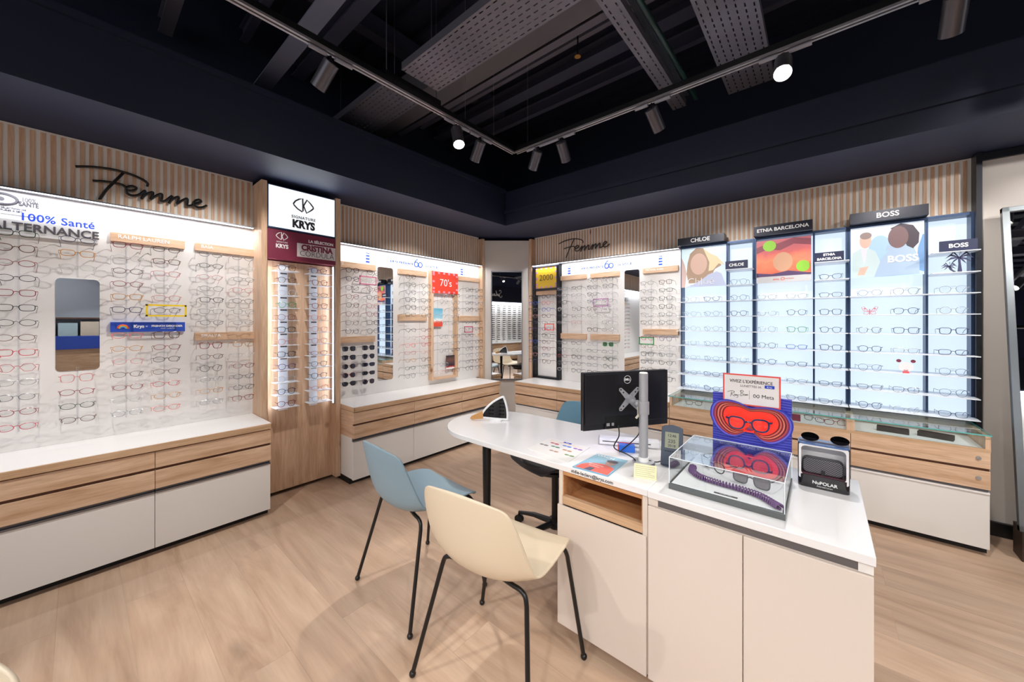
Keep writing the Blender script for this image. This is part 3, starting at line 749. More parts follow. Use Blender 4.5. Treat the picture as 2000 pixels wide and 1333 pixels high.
header(-1.04, -.655, 2.068, 2.135, 'CHLOE', 'black name header above the leftmost showcase', .05)
header(-.437, -.055, 2.068, 2.145, 'ETNIA BARCELONA', 'black name header above the middle showcase, with two words', .038)
header(.158, .545, 2.068, 2.142, 'BOSS', 'black name header above the rightmost showcase', .05)
def shelfsign(x0, x1, txt, label, size=.032):
    z = 1.8055
    t = thing('shelf_sign', ((x0+x1)/2, 3.66, z), label, 'sign')
    part('plate', MB().box(x0, x1, 3.645, 3.665, z, z+.072), mat('navy_plate', (38, 44, 76), .35), t)
    lines = txt.split('|')
    for k, s in enumerate(lines):
        text(s, size, ((x0+x1)/2, 3.6442, z+.036+(.016 if len(lines) > 1 else 0)-k*.031), 'B', PRINTW, t, bold=.001)
shelfsign(-.642, -.478, 'CHLOE', 'small navy plate on the top narrow shelf of the leftmost showcase', .034)
shelfsign(-.042, .125, 'ETNIA|BARCELONA', 'small navy plate with two lines on the middle showcase top shelf', .024)
shelfsign(.590, .748, 'BOSS', 'small navy plate at the top right, above the palm tree cutout', .036)
# posters ----------------------------------------------------------------
def ell(cx, cz, rx, rz, n=28, a0=0, a1=360, rot=0):
    return [(cx+rx*math.cos(R(a0+(a1-a0)*i/n))*math.cos(R(rot))-rz*math.sin(R(a0+(a1-a0)*i/n))*math.sin(R(rot)),
             cz+rx*math.cos(R(a0+(a1-a0)*i/n))*math.sin(R(rot))+rz*math.sin(R(a0+(a1-a0)*i/n))*math.cos(R(rot))) for i in range(n+(0 if a1-a0 == 360 else 1))]
MXZ = Matrix(((1, 0, 0, 0), (0, 0, -1, 0), (0, 1, 0, 0), (0, 0, 0, 1)))
def lamp_print(name, rgb, e=.2):
    return mat(name, rgb, .45, emit=e)
def poster(x0, x1, z0, z1, y, label, shapes, bg):
    t = thing('backlit_poster', ((x0+x1)/2, y, z0), label, 'poster')
    part('sheet', MB().box(x0, x1, y, y+.006, z0, z1), bg, t)
    W = x1-x0; H = z1-z0; n = 0; by = {}
    for pts, m in shapes:
        n += 1
        P = [(x0+max(.0, min(1, u))*W, z0+max(.0, min(1, v))*H) for u, v in pts]
        by.setdefault(m.name, [m, MB()])[1].prism(P, -y, -y+.0004+.00025*n, MXZ)
    for k, (m, mb) in by.items(): part('printed_shape', mb, m, t)
    return t
zp0, zp1 = 1.678, 2.045
skin = lamp_print('poster_blurred_skin', (206, 172, 156)); hairb = lamp_print('poster_hair_brown', (168, 142, 120)); blond = lamp_print('poster_hair_blond', (222, 206, 168))
palebl = ramp_mat('poster_pale_sky', 0, [(0, (206, 232, 238)), (.5, (226, 240, 250)), (1, (200, 220, 244))], emit=.25, noise=.5)
t = poster(-1.026, -.652, zp0, zp1, 3.735, 'backlit poster of a fair haired person with a blurred face', [
    ([(.0, .0), (.08, .0), (.12, .35), (.07, .6), (0, .78)], lamp_print('poster_arm', (196, 170, 164))),
    ([(.16, .1), (.12, .35), (.14, .62), (.2, .86), (.34, .99), (.5, .97), (.66, .8), (.82, .66), (.9, .5), (.76, .42), (.66, .2), (.5, .1)], hairb),
    ([(.5, .97), (.66, .82), (.8, .74), (.98, .5), (.84, .55), (.72, .4), (.62, .38), (.64, .6)], blond),
    (ell(.40, .58, .19, .27), skin),
    ([(.08, .0), (.3, .08), (.5, .2), (.62, .3), (.8, .36), (.9, .3), (1, .0)], lamp_print('poster_white_shirt', (188, 196, 222), .15))], palebl)
text('Chloé', .095, (-.86, 3.729, 1.725), 'B', PRINTW, t, bold=-.001)
orange = ramp_mat('poster_orange_sky', 2, [(0, (110, 60, 96)), (.2, (214, 104, 76)), (.5, (232, 132, 96)), (.75, (196, 96, 96)), (1, (176, 100, 110))], emit=.3, noise=.45)
hat = lamp_print('poster_maroon_wave', (134, 70, 82), .25); apple = lamp_print('poster_green_disc', (140, 196, 62))
t = poster(-.425, -.064, zp0+.0, zp1-.01, 3.735, 'backlit orange abstract poster with two green discs and a tan disc', [
    ([(0, .14), (0, .24), (.3, .20), (.6, .26), (1, .18), (1, .14)], lamp_print('poster_dusk_band', (84, 62, 100), .2)),
    (ell(.50, .47, .18, .22), lamp_print('poster_tan_disc', (206, 158, 128))),
    ([(0, .70), (.2, .78), (.45, .74), (.7, .86), (1, .80), (1, .94), (.7, 1), (.4, .90), (.2, .92), (0, .84)], hat),
    (ell(.25, .86, .125, .125), apple), (ell(.86, .34, .12, .125), apple)], orange)
part('caption_strip', MB().box(-.425, -.064, 3.7325, 3.735, zp0, zp0+.052), mat('caption_grey', (206, 206, 208), .5), t)
text('etnia', .022, (-.29, 3.7318, zp0+.027), 'B', REDO, t); text('O', .036, (-.245, 3.7318, zp0+.027), 'B', REDO, t); text('BARCELONA', .010, (-.20, 3.7318, zp0+.027), 'B', REDO, t)
skyb = ramp_mat('poster_blue_sky', 2, [(0, (176, 206, 236)), (.5, (206, 226, 246)), (1, (226, 238, 250))], emit=.25, noise=.3)
jack = lamp_print('poster_sage_jacket', (186, 204, 206)); dark = lamp_print('poster_dark_head', (116, 88, 90), .15)
t = poster(.165, .535, zp0, zp1, 3.735, 'backlit poster of two people in pale jackets with blurred faces', [
    (ell(.42, .55, .16, .26), lamp_print('poster_blue_arch', (160, 192, 232))),
    ([(.9, .1), (.92, .5), (.98, .75), (1, .75), (1, .05)], lamp_print('poster_blue_right', (110, 150, 196))),
    ([(.02, .0), (.03, .5), (.14, .58), (.28, .56), (.36, .5), (.42, .3), (.38, .0)], jack),
    ([(.15, .56), (.2, .25), (.24, .56)], lamp_print('poster_pink_shirt', (232, 206, 222))),
    (ell(.215, .73, .085, .15), skin), (ell(.22, .83, .085, .07), lamp_print('poster_short_hair', (140, 120, 116))),
    ([(.1, .05), (.14, .2), (.26, .22), (.2, .05)], skin),
    ([(.34, .0), (.44, .35), (.56, .52), (.74, .62), (.86, .55), (.94, .3), (.94, .02)], lamp_print('poster_white_jacket', (166, 188, 214), .12)),
    ([(.5, .5), (.52, .6), (.62, .58), (.66, .52)], lamp_print('poster_white_jacket', (166, 188, 214), .12)),
    ([(.56, .92), (.70, 1.0), (.86, .94), (.94, .78), (.93, .60), (.86, .50), (.78, .56), (.70, .80)], lamp_print('poster_dark_hair', (66, 54, 66), .1)), (ell(.665, .74, .135, .21), dark)], skyb)
text('BOSS', .066, (.432, 3.730, 1.795), 'B', PRINTW, t, bold=.002)

# ================================================================== GLASSES
FC = {'black': (26, 24, 28), 'tortoise brown': (96, 54, 32), 'dark red': (136, 28, 40), 'red': (190, 40, 60), 'navy blue': (34, 44, 86), 'grey': (120, 122, 128),
      'dark green': (34, 66, 44), 'purple': (96, 50, 120), 'rose pink': (206, 140, 140), 'amber': (196, 134, 50), 'silver': (176, 178, 182), 'clear': (206, 204, 204),
      'green': (60, 150, 90), 'blue': (60, 90, 190), 'slate blue': (58, 70, 104), 'coral': (224, 110, 96)}
FM = {k: (mat('frame_'+k.replace(' ', '_'), v, .22, coat=.3) if k not in ('silver', 'clear', 'grey') else mat('frame_'+k, v, .25, metal=.6 if k != 'clear' else 0)) for k, v in FC.items()}
SHP = {  # half width, half height, exponent, taper(bottom narrower), brow lift, gap, thickness
 'oval':        (.0265, .0165, 2.0, .00, .000, .0090, .0015),
 'rectangular': (.0270, .0165, 3.4, .06, .001, .0085, .0018),
 'round':       (.0240, .0220, 2.1, .00, .000, .0095, .0014),
 'panto':       (.0250, .0210, 2.5, .16, .000, .0090, .0019),
 'cat-eye':     (.0270, .0185, 2.4, .14, .005, .0085, .0020),
 'square':      (.0255, .0205, 3.6, .08, .001, .0090, .0021),
 'aviator':     (.0270, .0225, 2.4, .22, .000, .0080, .0012),
 'keyhole':     (.0262, .0205, 2.6, .16, .002, .0090, .0031),
 'hexagonal':   (.0255, .0215, 2.0, .05, .000, .0090, .0011)}
def rimpts(sh, side, n=26):
    hw, hh, ex, tp, lift, gap, th = SHP[sh]; c = (hw+gap)*side; P = []
    for i in range(n):
        a = 2*PI*i/n
        if sh == 'hexagonal':
            k = 6; aa = a % (2*PI/k)-PI/k; r = math.cos(PI/k)/math.cos(aa); x = r*math.cos(a)*1.06; z = r*math.sin(a)*1.06
        else:
            x = math.copysign(abs(math.cos(a))**(2/ex), math.cos(a)); z = math.copysign(abs(math.sin(a))**(2/ex), math.sin(a))
        X = x*hw*(1-tp*(.5-.5*z)); Z = z*hh
        if x > 0: Z += lift*x*(.5+.5*z)
        if tp and x < 0: X *= 1-.10*max(0, -z)
        X = X*side if True else X
        px_ = c+X
        P.append((px_, .0035*(abs(px_)/.06)**2, Z))
    return P
GM_CACHE = {}
def glasses_meshes(sh, col, lens, fold=False):
    """origin: lowest point of the rims, centre; front faces -Y, temples run +Y"""
    key = (sh, col, lens)
    if key in GM_CACHE: return GM_CACHE[key]
    hw, hh, ex, tp, lift, gap, th = SHP[sh]; base = Vector((0, 0, hh+th))
    f = MB(); ln = []
    for s in (1, -1):
        P = [Vector(p)+base for p in rimpts(sh, s)]
        f.tube(P, th, n=6, closed=True, rz=.0016)
        lp = [Vector(p)+base for p in rimpts(sh, s)]
        c = Vector(((hw+gap)*s, .0, base.z)); l = MB(); n = len(lp)
        l.add([c+Vector((0, -.0012, 0))]+[c+(p-c)*.97 for p in lp], [((0, 1+i, 1+(i+1) % n) if s > 0 else (0, 1+(i+1) % n, 1+i)) for i in range(n)])
        ln.append(l.mesh('lens', {'c': LENS, 'd': LENSD, 'g': LENSG, 'y': LENSY}[lens], True))
        ex_ = (2*hw+gap)*s                        # end piece
        f.tube([base+Vector((ex_-.002*s, .003, hh*.55+lift)), base+Vector((ex_+.004*s, .004, hh*.58+lift)), base+Vector((ex_+.006*s, .010, hh*.56+lift))], [th*1.1, th*1.2, th], n=6)
    zb = hh*.35
    f.tube([base+Vector((-gap-.001, .001, zb-.002)), base+Vector((-gap*.5, -.001, zb+.001)), base+Vector((0, -.0015, zb+.002)), base+Vector((gap*.5, -.001, zb+.001)), base+Vector((gap+.001, .001, zb-.002))], th, n=6)
    if sh == 'aviator':
        f.tube([base+Vector((-gap-.004, .0, hh*.85)), base+Vector((0, -.001, hh*.88)), base+Vector((gap+.004, 0, hh*.85))], th*.8, n=6)
    tm = []
    for s in (1, -1):
        x = (2*hw+gap+.006)*s; z = base.z+hh*.56+lift; t = MB()
        t.tube([(x, .008, z), (x+.001*s, .04, z), (x, .085, z-.001), (x-.003*s, .105, z-.008), (x-.007*s, .128, z-.030)], [.0019*(.7+th/.003), .0016*(.7+th/.003), .0018, .0022, .0020], n=5, rz=.0011)
        tm.append(t.mesh('temple', FM[col], True))
    GM_CACHE[key] = (f.mesh('frame', FM[col], True), ln, tm, 2*hh)
    return GM_CACHE[key]
def add_glasses(loc, rz, sh, col, label, group, lens='c', tilt=0, name='glasses', cat='glasses', lz=0):
    fm, ln, tm, h = glasses_meshes(sh, col, lens)
    o = bpy.data.objects.new(name, None); COL.objects.link(o); o.empty_display_size = .03
    o.location = loc; o.rotation_euler = (tilt, 0, rz); tag(o, label, cat, group)
    for nm, me in [('front_frame', fm), ('lens', ln[0]), ('lens', ln[1]), ('temple', tm[0]), ('temple', tm[1])]:
        c = bpy.data.objects.new(nm, me); COL.objects.link(c); c.parent = o
    return o
ORD = ['first', 'second', 'third', 'fourth', 'fifth', 'sixth', 'seventh', 'eighth', 'ninth', 'tenth', 'eleventh', 'twelfth', 'thirteenth', 'fourteenth']
def zrow(k): return 1.82-.0785*k
WH = {'A': PI/2, 'B': 0}
# front faces out of the wall: A -> +X (local -Y to +X), B -> -Y
RZ = {'A': PI/2, 'B': 0}
def rod(face, a, ks, label, grp, dx=.13):
    z0 = zrow(max(ks))-.05; z1 = zrow(min(ks))+.05
    loc = (XA+.01, a, z0) if face == 'A' else (a, YB-.01, z0)
    t = thing('frame_rod', loc, label, 'display rod', grp)
    def P(d, z, u=0): return (XA+d, a+u, z) if face == 'A' else (a+u, YB-d, z)
    part('rod', MB().tube([P(.008, z0), P(.008, z1)], .004, n=6), CLEARP, t)
    for k in ks:
        z = zrow(k)
        mb = MB(); mb.tube([P(.008, z-.002), P(dx-.004, z+.004)], .0022, n=5); mb.tube([P(dx-.01, z+.004, -.008), P(dx-.005, z+.007), P(dx-.01, z+.004, .008)], .0018, n=5)
        part('peg', mb, CLEARP, t)
STUFF = MB(); STUFFL = MB()
def jitter(a): return random.uniform(-a, a)
def column(face, a, ks, specs, where, grp, group_r, dx=.13, as_stuff=False, dy=0):
    """specs: list of (shape, colour[, lens]) per row"""
    if face == 'A' and a == .002:
        rod(face, a, [0, 1, 2], 'short clear rod with pegs above the short mirror', group_r, dx); rod(face, a, [10, 11, 12, 13], 'short clear rod with pegs below the short mirror', group_r, dx)
    else: rod(face, a, ks, 'clear rod with pegs, '+where, group_r, dx)
    n = 0
    for k in ks:
        sp = specs[n % len(specs)]; n += 1
        if sp is None: continue
        sh, col = sp[0], sp[1]; ln = sp[2] if len(sp) > 2 else 'c'
        h = 2*SHP[sh][1]; z = zrow(k)-h*.62
        loc = (XA+dx, a+jitter(.003), z) if face == 'A' else (a+jitter(.003), YB-dx, z)
        rz = RZ[face]+R(jitter(3))
        nm = 'sunglasses' if ln in 'dg' else 'glasses'
        if as_stuff:
            fm, lns, tm, _ = glasses_meshes(sh, col, ln); M = Matrix.Translation(loc) @ Matrix.Rotation(rz, 4, 'Z')
            idx = list(FC).index(col)
            STUFF.cur = idx
            for me in (fm, tm[0], tm[1]): STUFF.add([v.co for v in me.vertices], [tuple(p.vertices) for p in me.polygons], M)
            continue
        add_glasses(loc, rz, sh, col, '%s %s %s, %s from top %s' % (col, sh, nm, ORD[n-1], where), grp, ln, tilt=R(-4+jitter(2)), name=nm, cat=nm)
O, RC, RD, PN, CE, SQ, AV, HX = 'oval', 'rectangular', 'round', 'panto', 'cat-eye', 'square', 'aviator', 'hexagonal'
GA = 'glasses on the left wall'; RR = 'clear frame rods on the walls'
cA1 = [(RC, 'dark green'), (CE, 'tortoise brown'), (O, 'dark red'), (O, 'black'), (RC, 'dark red'), (RC, 'black'), (O, 'black'), (O, 'tortoise brown'), (RC, 'red'), (HX, 'red'), (O, 'silver'), (O, 'grey'), (O, 'dark red'), (O, 'red')]
column('A', -.205, range(14), cA1, 'in the first column at the left edge', GA, RR)
column('A', .002, [0, 1, 2, 10, 11, 12, 13], [(O, 'navy blue'), (RC, 'amber'), (O, 'clear'), (SQ, 'rose pink'), (O, 'dark red'), (O, 'dark green'), (O, 'tortoise brown')], 'second column, round the short mirror', GA, RR)
column('A', .20, [0, 1, 2, 3, 4, 5, 7, 8, 9, 10, 11, 12, 13], [(RC, 'dark red'), (O, 'clear'), (O, 'tortoise brown'), (O, 'dark red'), (RC, 'amber'), (RC, 'navy blue'), (O, 'coral'), (O, 'amber'), (O, 'rose pink'), (O, 'tortoise brown'), (O, 'dark red'), (O, 'clear'), (O, 'silver')], 'in the third column of the left wall', GA, RR)
column('A', .375, [0, 1, 2, 3, 4, 5, 7, 8, 9, 10, 11, 12, 13], [(O, 'black'), (RC, 'tortoise brown'), (RC, 'rose pink'), (O, 'clear'), (RC, 'rose pink'), (O, 'grey'), (SQ, 'tortoise brown'), (O, 'dark red'), (O, 'black'), (O, 'tortoise brown'), (O, 'red'), (O, 'amber'), (O, 'coral')], 'in the fourth column of the left wall', GA, RR)
column('A', .60, [0, 1, 2, 3, 4, 5, 6, 8, 9, 10, 11, 12, 13], [(O, 'silver'), (O, 'grey'), (O, 'rose pink'), (O, 'silver'), (RC, 'black'), (RC, 'silver'), (O, 'grey'), (SQ, 'dark red'), (O, 'tortoise brown'), (RD, 'black'), (O, 'silver'), (O, 'amber'), (O, 'silver')], 'in the fifth column of the left wall', GA, RR)
column('A', .785, [0, 1, 2, 3, 4, 5, 6, 8, 9, 10, 11, 12, 13], [(O, 'silver'), (O, 'clear'), (O, 'silver'), (RC, 'rose pink'), (O, 'grey'), (RC, 'silver'), (O, 'silver'), (RC, 'amber'), (O, 'clear'), (O, 'dark red'), (O, 'navy blue'), (O, 'black'), (RC, 'dark red')], 'in the sixth column of the left wall', GA, RR)
mixr = [(PN, 'black'), (PN, 'navy blue'), (RD, 'black'), (RD, 'dark red'), (PN, 'tortoise brown'), (RD, 'dark red'), (RD, 'tortoise brown'), (PN, 'grey')]
UP = [0, 1, 2, 3, 4, 5, 6, 7]; LO = [9, 10, 11, 12, 13]
GB = 'glasses between the sign column and the corner'
column('A', 1.60, UP, mixr, 'in the column right of the sign column', GB, RR)
column('A', 1.80, UP, [(RD, 'black'), (PN, 'clear'), (RD, 'dark red'), (PN, 'grey'), (RD, 'red'), (PN, 'dark red'), (SQ, 'black'), (RD, 'grey')], 'column left of the tall left mirror', GB, RR)
GS = 'sunglasses right of the sign column'
def suncol(a, specs, where):
    n = 0
    for k in LO:
        sh, col = specs[n]; n += 1
        z = zrow(k)-2*SHP[sh][1]*.62
        add_glasses((XA+.13, a, z), RZ['A'], sh, col, 'dark %s sunglasses, %s from top %s' % (sh, ORD[n-1], where), GS, 'd', R(-4), 'sunglasses', 'sunglasses')
    rod('A', a, LO, 'clear rod with pegs, '+where, RR)
suncol(1.57, [(SQ, 'black'), (SQ, 'black'), (RD, 'tortoise brown'), (RD, 'dark red'), (CE, 'black')], 'in the sunglasses column at the oak post')
suncol(1.755, [(SQ, 'black'), (AV, 'black'), (RC, 'navy blue'), (RC, 'black'), (RD, 'tortoise brown')], 'in the sunglasses column by the tall mirror')
column('A', 2.215, [0, 1, 2, 3, 4, 5, 7, 8, 9, 10, 11, 12, 13], [(PN, 'tortoise brown'), (RD, 'black'), (PN, 'grey'), (SQ, 'black'), (SQ, 'black'), (RC, 'grey'), (O, 'black'), (O, 'clear'), (PN, 'coral'), (RC, 'rose pink'), (O, 'amber'), (O, 'dark green'), (RD, 'grey')], 'column right of the tall left mirror', GB, RR)
column('A', 2.41, [1, 2, 3, 4, 5, 7, 8, 9, 10, 11, 12, 13], [(RD, 'black'), (PN, 'silver'), (RC, 'black'), (RD, 'tortoise brown'), (RD, 'grey'), (O, 'dark red'), (O, 'red'), (CE, 'red'), (O, 'rose pink'), (RD, 'tortoise brown'), (O, 'dark green'), (O, 'silver')], 'in the column left of the red 70s board', GB, RR)
column('A', 2.655, [2, 3, 5, 6, 8, 9, 10, 12, 13], [(O, 'silver'), (RD, 'silver'), (O, 'clear'), (AV, 'silver'), (AV, 'grey'), (O, 'silver'), (AV, 'silver'), (RD, 'silver'), (RD, 'rose pink')], 'in the left column of the red 70s board', GB, RR)
column('A', 2.82, [2, 3, 4, 5, 6, 8, 9, 10, 13], [(RC, 'black'), (AV, 'silver'), (AV, 'grey'), (AV, 'silver'), (RD, 'silver'), (AV, 'grey'), (O, 'silver'), (RC, 'black'), (RD, 'tortoise brown')], 'in the right column of the red 70s board', GB, RR)
cornerA = [(RD, 'black'), (AV, 'silver'), (RC, 'grey'), (RD, 'black'), (O, 'silver'), (RC, 'silver'), (RC, 'black'), (RD, 'silver')]
column('A', 3.04, [1, 2, 3, 4, 6, 7, 8, 9, 10, 11, 12, 13], cornerA, 'in the last but one column before the corner', GB, RR, as_stuff=True)
column('A', 3.20, [1, 2, 3, 4, 6, 7, 8, 9, 10, 11, 12, 13], [(PN, 'black'), (PN, 'grey'), (PN, 'silver'), (PN, 'tortoise brown'), (RD, 'black'), (RC, 'tortoise brown'), (PN, 'amber')], 'in the last column before the corner', GB, RR, as_stuff=True)
# back wall
GC = 'glasses on the back wall'
column('B', -2.735, [2, 3, 4, 5, 6, 7, 8, 9, 10, 11, 12], [(SQ, 'black'), (PN, 'blue'), (RC, 'grey'), (RD, 'rose pink'), (RC, 'navy blue'), (PN, 'purple')], 'in the left column of the grey frame board', GC, RR, dx=.16, as_stuff=True)
column('B', -2.535, [2, 3, 4, 5, 6, 7, 8, 9, 10, 11, 12], [(SQ, 'black'), (PN, 'coral'), (PN, 'blue'), (SQ, 'tortoise brown'), (RC, 'silver'), (PN, 'purple'), (SQ, 'black'), (PN, 'tortoise brown'), (PN, 'dark red'), (PN, 'slate blue'), (SQ, 'tortoise brown')], 'in the right column of the grey frame board', GC, RR, dx=.16, as_stuff=True)
column('B', -2.33, [1, 2, 3, 4, 5, 6, 9, 10, 11, 12, 13], [(RC, 'silver'), (RC, 'grey'), (SQ, 'black'), (PN, 'clear'), (RC, 'black'), (O, 'silver'), (RC, 'grey'), (RD, 'grey'), (RC, 'dark red'), (RD, 'grey'), (O, 'clear')], 'in the column right of the grey frame board', GC, RR)
column('B', -2.14, [1, 2, 3, 4, 5, 6, 9, 10, 11, 12, 13], [(RC, 'black'), (O, 'silver'), (O, 'clear'), (PN, 'black'), (O, 'silver'), (RC, 'rose pink'), (RC, 'grey'), (RD, 'silver'), (SQ, 'black'), (PN, 'grey'), (PN, 'grey')], 'second column right of the grey frame board', GC, RR)
column('B', -1.94, [0, 1, 2, 3, 4, 5, 6, 7, 9, 10, 11, 12, 13], [(RD, 'black'), (RD, 'black'), (PN, 'black'), (RD, 'navy blue'), (PN, 'tortoise brown'), (O, 'silver'), (O, 'clear'), (SQ, 'black'), (RD, 'silver'), (RC, 'grey'), (PN, 'grey'), (RC, 'silver'), (RC, 'black')], 'third column right of the grey frame board', GC, RR)
column('B', -1.755, [0, 1, 2, 3, 4, 5, 6, 7, 9, 10, 11, 12, 13], [(RD, 'black'), (SQ, 'grey'), (O, 'clear'), (O, 'silver'), (RC, 'silver'), (O, 'clear'), (RC, 'silver'), (O, 'silver'), (SQ, 'green', 'g'), (RC, 'silver'), (PN, 'black'), (RD, 'black'), (RD, 'grey')], 'in the column left of the back wall mirror', GC, RR)
column('B', -1.335, [1, 2, 3, 4, 5, 6, 8, 9, 10, 11, 12, 13], [(RC, 'silver'), (O, 'silver'), (RC, 'black'), (RC, 'grey'), (RC, 'silver'), (RC, 'black'), (CE, 'red'), (O, 'dark red'), (SQ, 'black'), (RC, 'black'), (PN, 'tortoise brown'), (RC, 'grey')], 'in the column right of the back wall mirror', GC, RR)
column('B', -1.155, [1, 2, 3, 4, 5, 6, 8, 9, 10, 11, 12, 13], [(SQ, 'tortoise brown'), (RC, 'black'), (SQ, 'black'), (SQ, 'black'), (RC, 'grey'), (RC, 'black'), (PN, 'purple'), (O, 'silver'), (RC, 'grey'), (CE, 'black'), (RC, 'silver'), (SQ, 'black')], 'in the column left of the leftmost showcase', GC, RR)
o = part('corner_glasses', STUFF, [FM[k] for k in FC], None, smooth=True)
tag(o, 'many small glasses hanging on both sides of the beige corner panel, furthest away', 'glasses', None, 'stuff')
# ladder shelves
LC = [[(PN, 'tortoise brown'), (PN, 'tortoise brown'), (RD, 'clear'), (PN, 'green'), (RD, 'dark red'), (SQ, 'black'), (PN, 'rose pink'), (SQ, 'black'), (PN, 'purple'), (RD, 'clear'), (PN, 'navy blue'), (PN, 'dark red')],
      [(PN, 'purple'), (PN, 'dark red'), (O, 'tortoise brown'), (PN, 'dark red'), (RD, 'coral'), (PN, 'rose pink'), (PN, 'rose pink'), (O, 'dark red'), (PN, 'grey'), (PN, 'slate blue'), (O, 'coral'), (RD, 'silver')]]
for c_, (y, nm) in enumerate(((1.045, 'left'), (1.285, 'right'))):
    for i, z in enumerate(SHZ):
        sh, col = LC[c_][i]
        add_glasses((-3.155, y+jitter(.004), z+.0005), PI/2+R(jitter(3)-4), sh, col, '%s %s glasses on the %s shelf down of the %s white ladder' % (col, sh, ORD[i], nm), 'glasses on the white ladders', 'c', 0)
# showcase shelves
def sc(x, i, sh, col, label):
    z = .733+.134*i
    return add_glasses((x, 3.655+jitter(.006), z+.0005), R(jitter(4)), sh, col, label, 'glasses in the lit showcases')
SCX = [('left showcase, left spot', -.935, 7), ('left showcase, right spot', -.752, 7), ('left showcase, narrow bay', -.545, 8),
       ('middle showcase, left spot', -.345, 7), ('middle showcase, right spot', -.152, 7), ('middle showcase, narrow bay', .050, 8),
       ('right showcase, left spot', .262, 7), ('right showcase, right spot', .440, 7), ('right showcase, narrow bay', .650, 8)]
SHC = {0: [(RD, 'silver'), (O, 'grey'), (HX, 'silver'), (RD, 'silver'), (HX, 'silver'), (HX, 'silver'), (RD, 'silver')],
       1: [(CE, 'slate blue'), (RC, 'slate blue'), (HX, 'grey'), (HX, 'grey'), (HX, 'silver'), (HX, 'slate blue'), (CE, 'slate blue')],
       2: [(O, 'silver'), (O, 'silver'), (RD, 'silver'), (HX, 'slate blue'), (HX, 'slate blue'), (PN, 'slate blue'), (RD, 'slate blue'), (AV, 'slate blue')],
       3: [(RC, 'silver'), (O, 'grey'), (PN, 'slate blue'), (PN, 'grey'), (RD, 'silver'), (RC, 'silver'), (RC, 'silver')],
       4: [(RC, 'grey'), (O, 'grey'), (RC, 'slate blue'), (RC, 'blue'), (SQ, 'green'), (PN, 'slate blue'), (RC, 'silver')],
       5: [(RC, 'grey'), (RC, 'slate blue'), (RC, 'slate blue'), (SQ, 'slate blue'), (PN, 'slate blue'), (SQ, 'slate blue'), (RC, 'slate blue'), (CE, 'slate blue')],
       6: [(PN, 'slate blue'), (RC, 'grey'), (AV, 'slate blue'), (PN, 'slate blue'), (PN, 'grey'), None, (HX, 'slate blue')],
       7: [(O, 'silver'), (RC, 'grey'), None, (RC, 'silver'), (SQ, 'slate blue'), (PN, 'slate blue'), (AV, 'grey')],
       8: [(RC, 'slate blue'), (AV, 'slate blue'), (AV, 'slate blue'), (RC, 'navy blue'), (SQ, 'navy blue'), (RD, 'silver'), (AV, 'silver'), None]}
for q, (nm, x, n) in enumerate(SCX):
    for i in range(n):
        sp = SHC[q][i]
        if sp: sc(x, i, sp[0], sp[1], '%s %s glasses on the %s shelf up, %s' % (sp[1], sp[0], ORD[i], nm))
# shelf decorations
def cut(pts_list, y, m, name, label, cat, origin_z, extra=None):
    xs = [p[0] for pl in pts_list for p in pl]
    t = thing(name, ((min(xs)+max(xs))/2, y, origin_z), label, cat)
    for nm, pl in zip(extra or ['cutout']*len(pts_list), pts_list):
        part(nm, MB().prism(pl, -y-.002, -y+.002, MXZ), m if not isinstance(m, dict) else m[nm], t)
    return t
t = thing('palm_cutout', (.655, 3.66, 1.6715), 'flat dark blue palm tree cutout under the small plate, top right', 'ornament')
PB = mat('palm_navy', (48, 50, 88), .5); z0 = 1.6715
part('trunk', MB().prism([(.668, z0), (.688, z0), (.682, z0+.06), (.680, z0+.095), (.670, z0+.095), (.672, z0+.05)], -3.662, -3.658, MXZ), PB, t)
part('trunk', MB().prism([(.655, z0), (.668, z0), (.645, z0+.02), (.636, z0+.042), (.628, z0+.040), (.636, z0+.018)], -3.662, -3.658, MXZ), PB, t)
for (cx, cz, s) in ((.675, z0+.095, 1.0), (.632, z0+.042, .58)):
    mb = MB()
    for a in (-35, 5, 35, 80, 130, 165, 200, 235, 300):
        tip = (cx+.062*s*math.cos(R(a)), cz+.035*s*math.sin(R(a))-.012*s); mid = (cx+.036*s*math.cos(R(a)), cz+.036*s*math.sin(R(a))+.010*s)
        mb.prism([(cx, cz-.003*s), (mid[0], mid[1]-.007*s), tip, (mid[0], mid[1]+.006*s), (cx, cz+.003*s)], -3.662, -3.658, MXZ)
    mb.sphere((cx, 3.66, cz), .006*s); part('palm_fronds', mb, PB, t)
t = thing('butterfly_cutout', (.262, 3.66, zz := .733+.134*5), 'small pink and brown butterfly cutout on a shelf of the right showcase', 'ornament')
PK = mat('butterfly_pink', (206, 120, 130), .5)
for s in (1, -1):
    mb = MB(); mb.tube([(.262+s*.002, 3.66, zz+.02), (.262+s*.030, 3.66, zz+.058), (.262+s*.042, 3.66, zz+.054), (.262+s*.034, 3.66, zz+.030), (.262+s*.004, 3.66, zz+.024)], .0018, n=5)
    mb.tube([(.262+s*.003, 3.66, zz+.018), (.262+s*.028, 3.66, zz+.024), (.262+s*.030, 3.66, zz+.004), (.262+s*.012, 3.66, zz+.003), (.262+s*.002, 3.66, zz+.014)], .0018, n=5)
    mb.cyl((.262+s*.026, 3.659, zz+.042), (.262+s*.026, 3.661, zz+.042), .006, n=12); part('wing', mb, PK, t)
part('butterfly_body', MB().tube([(.262, 3.66, zz+.001), (.262, 3.66, zz+.04)], .003, n=6), PK, t)
zz = .733+.134*2
t = thing('bear_face_cutout', (.440, 3.66, zz), 'white and red round eared animal face cutout on a right showcase shelf', 'ornament')
part('face', MB().prism(ell(.44, zz+.042, .036, .032), -3.662, -3.658, MXZ), mat('cutout_white', (236, 230, 232), .5), t)
RK = mat('cutout_red', (214, 76, 84), .5)
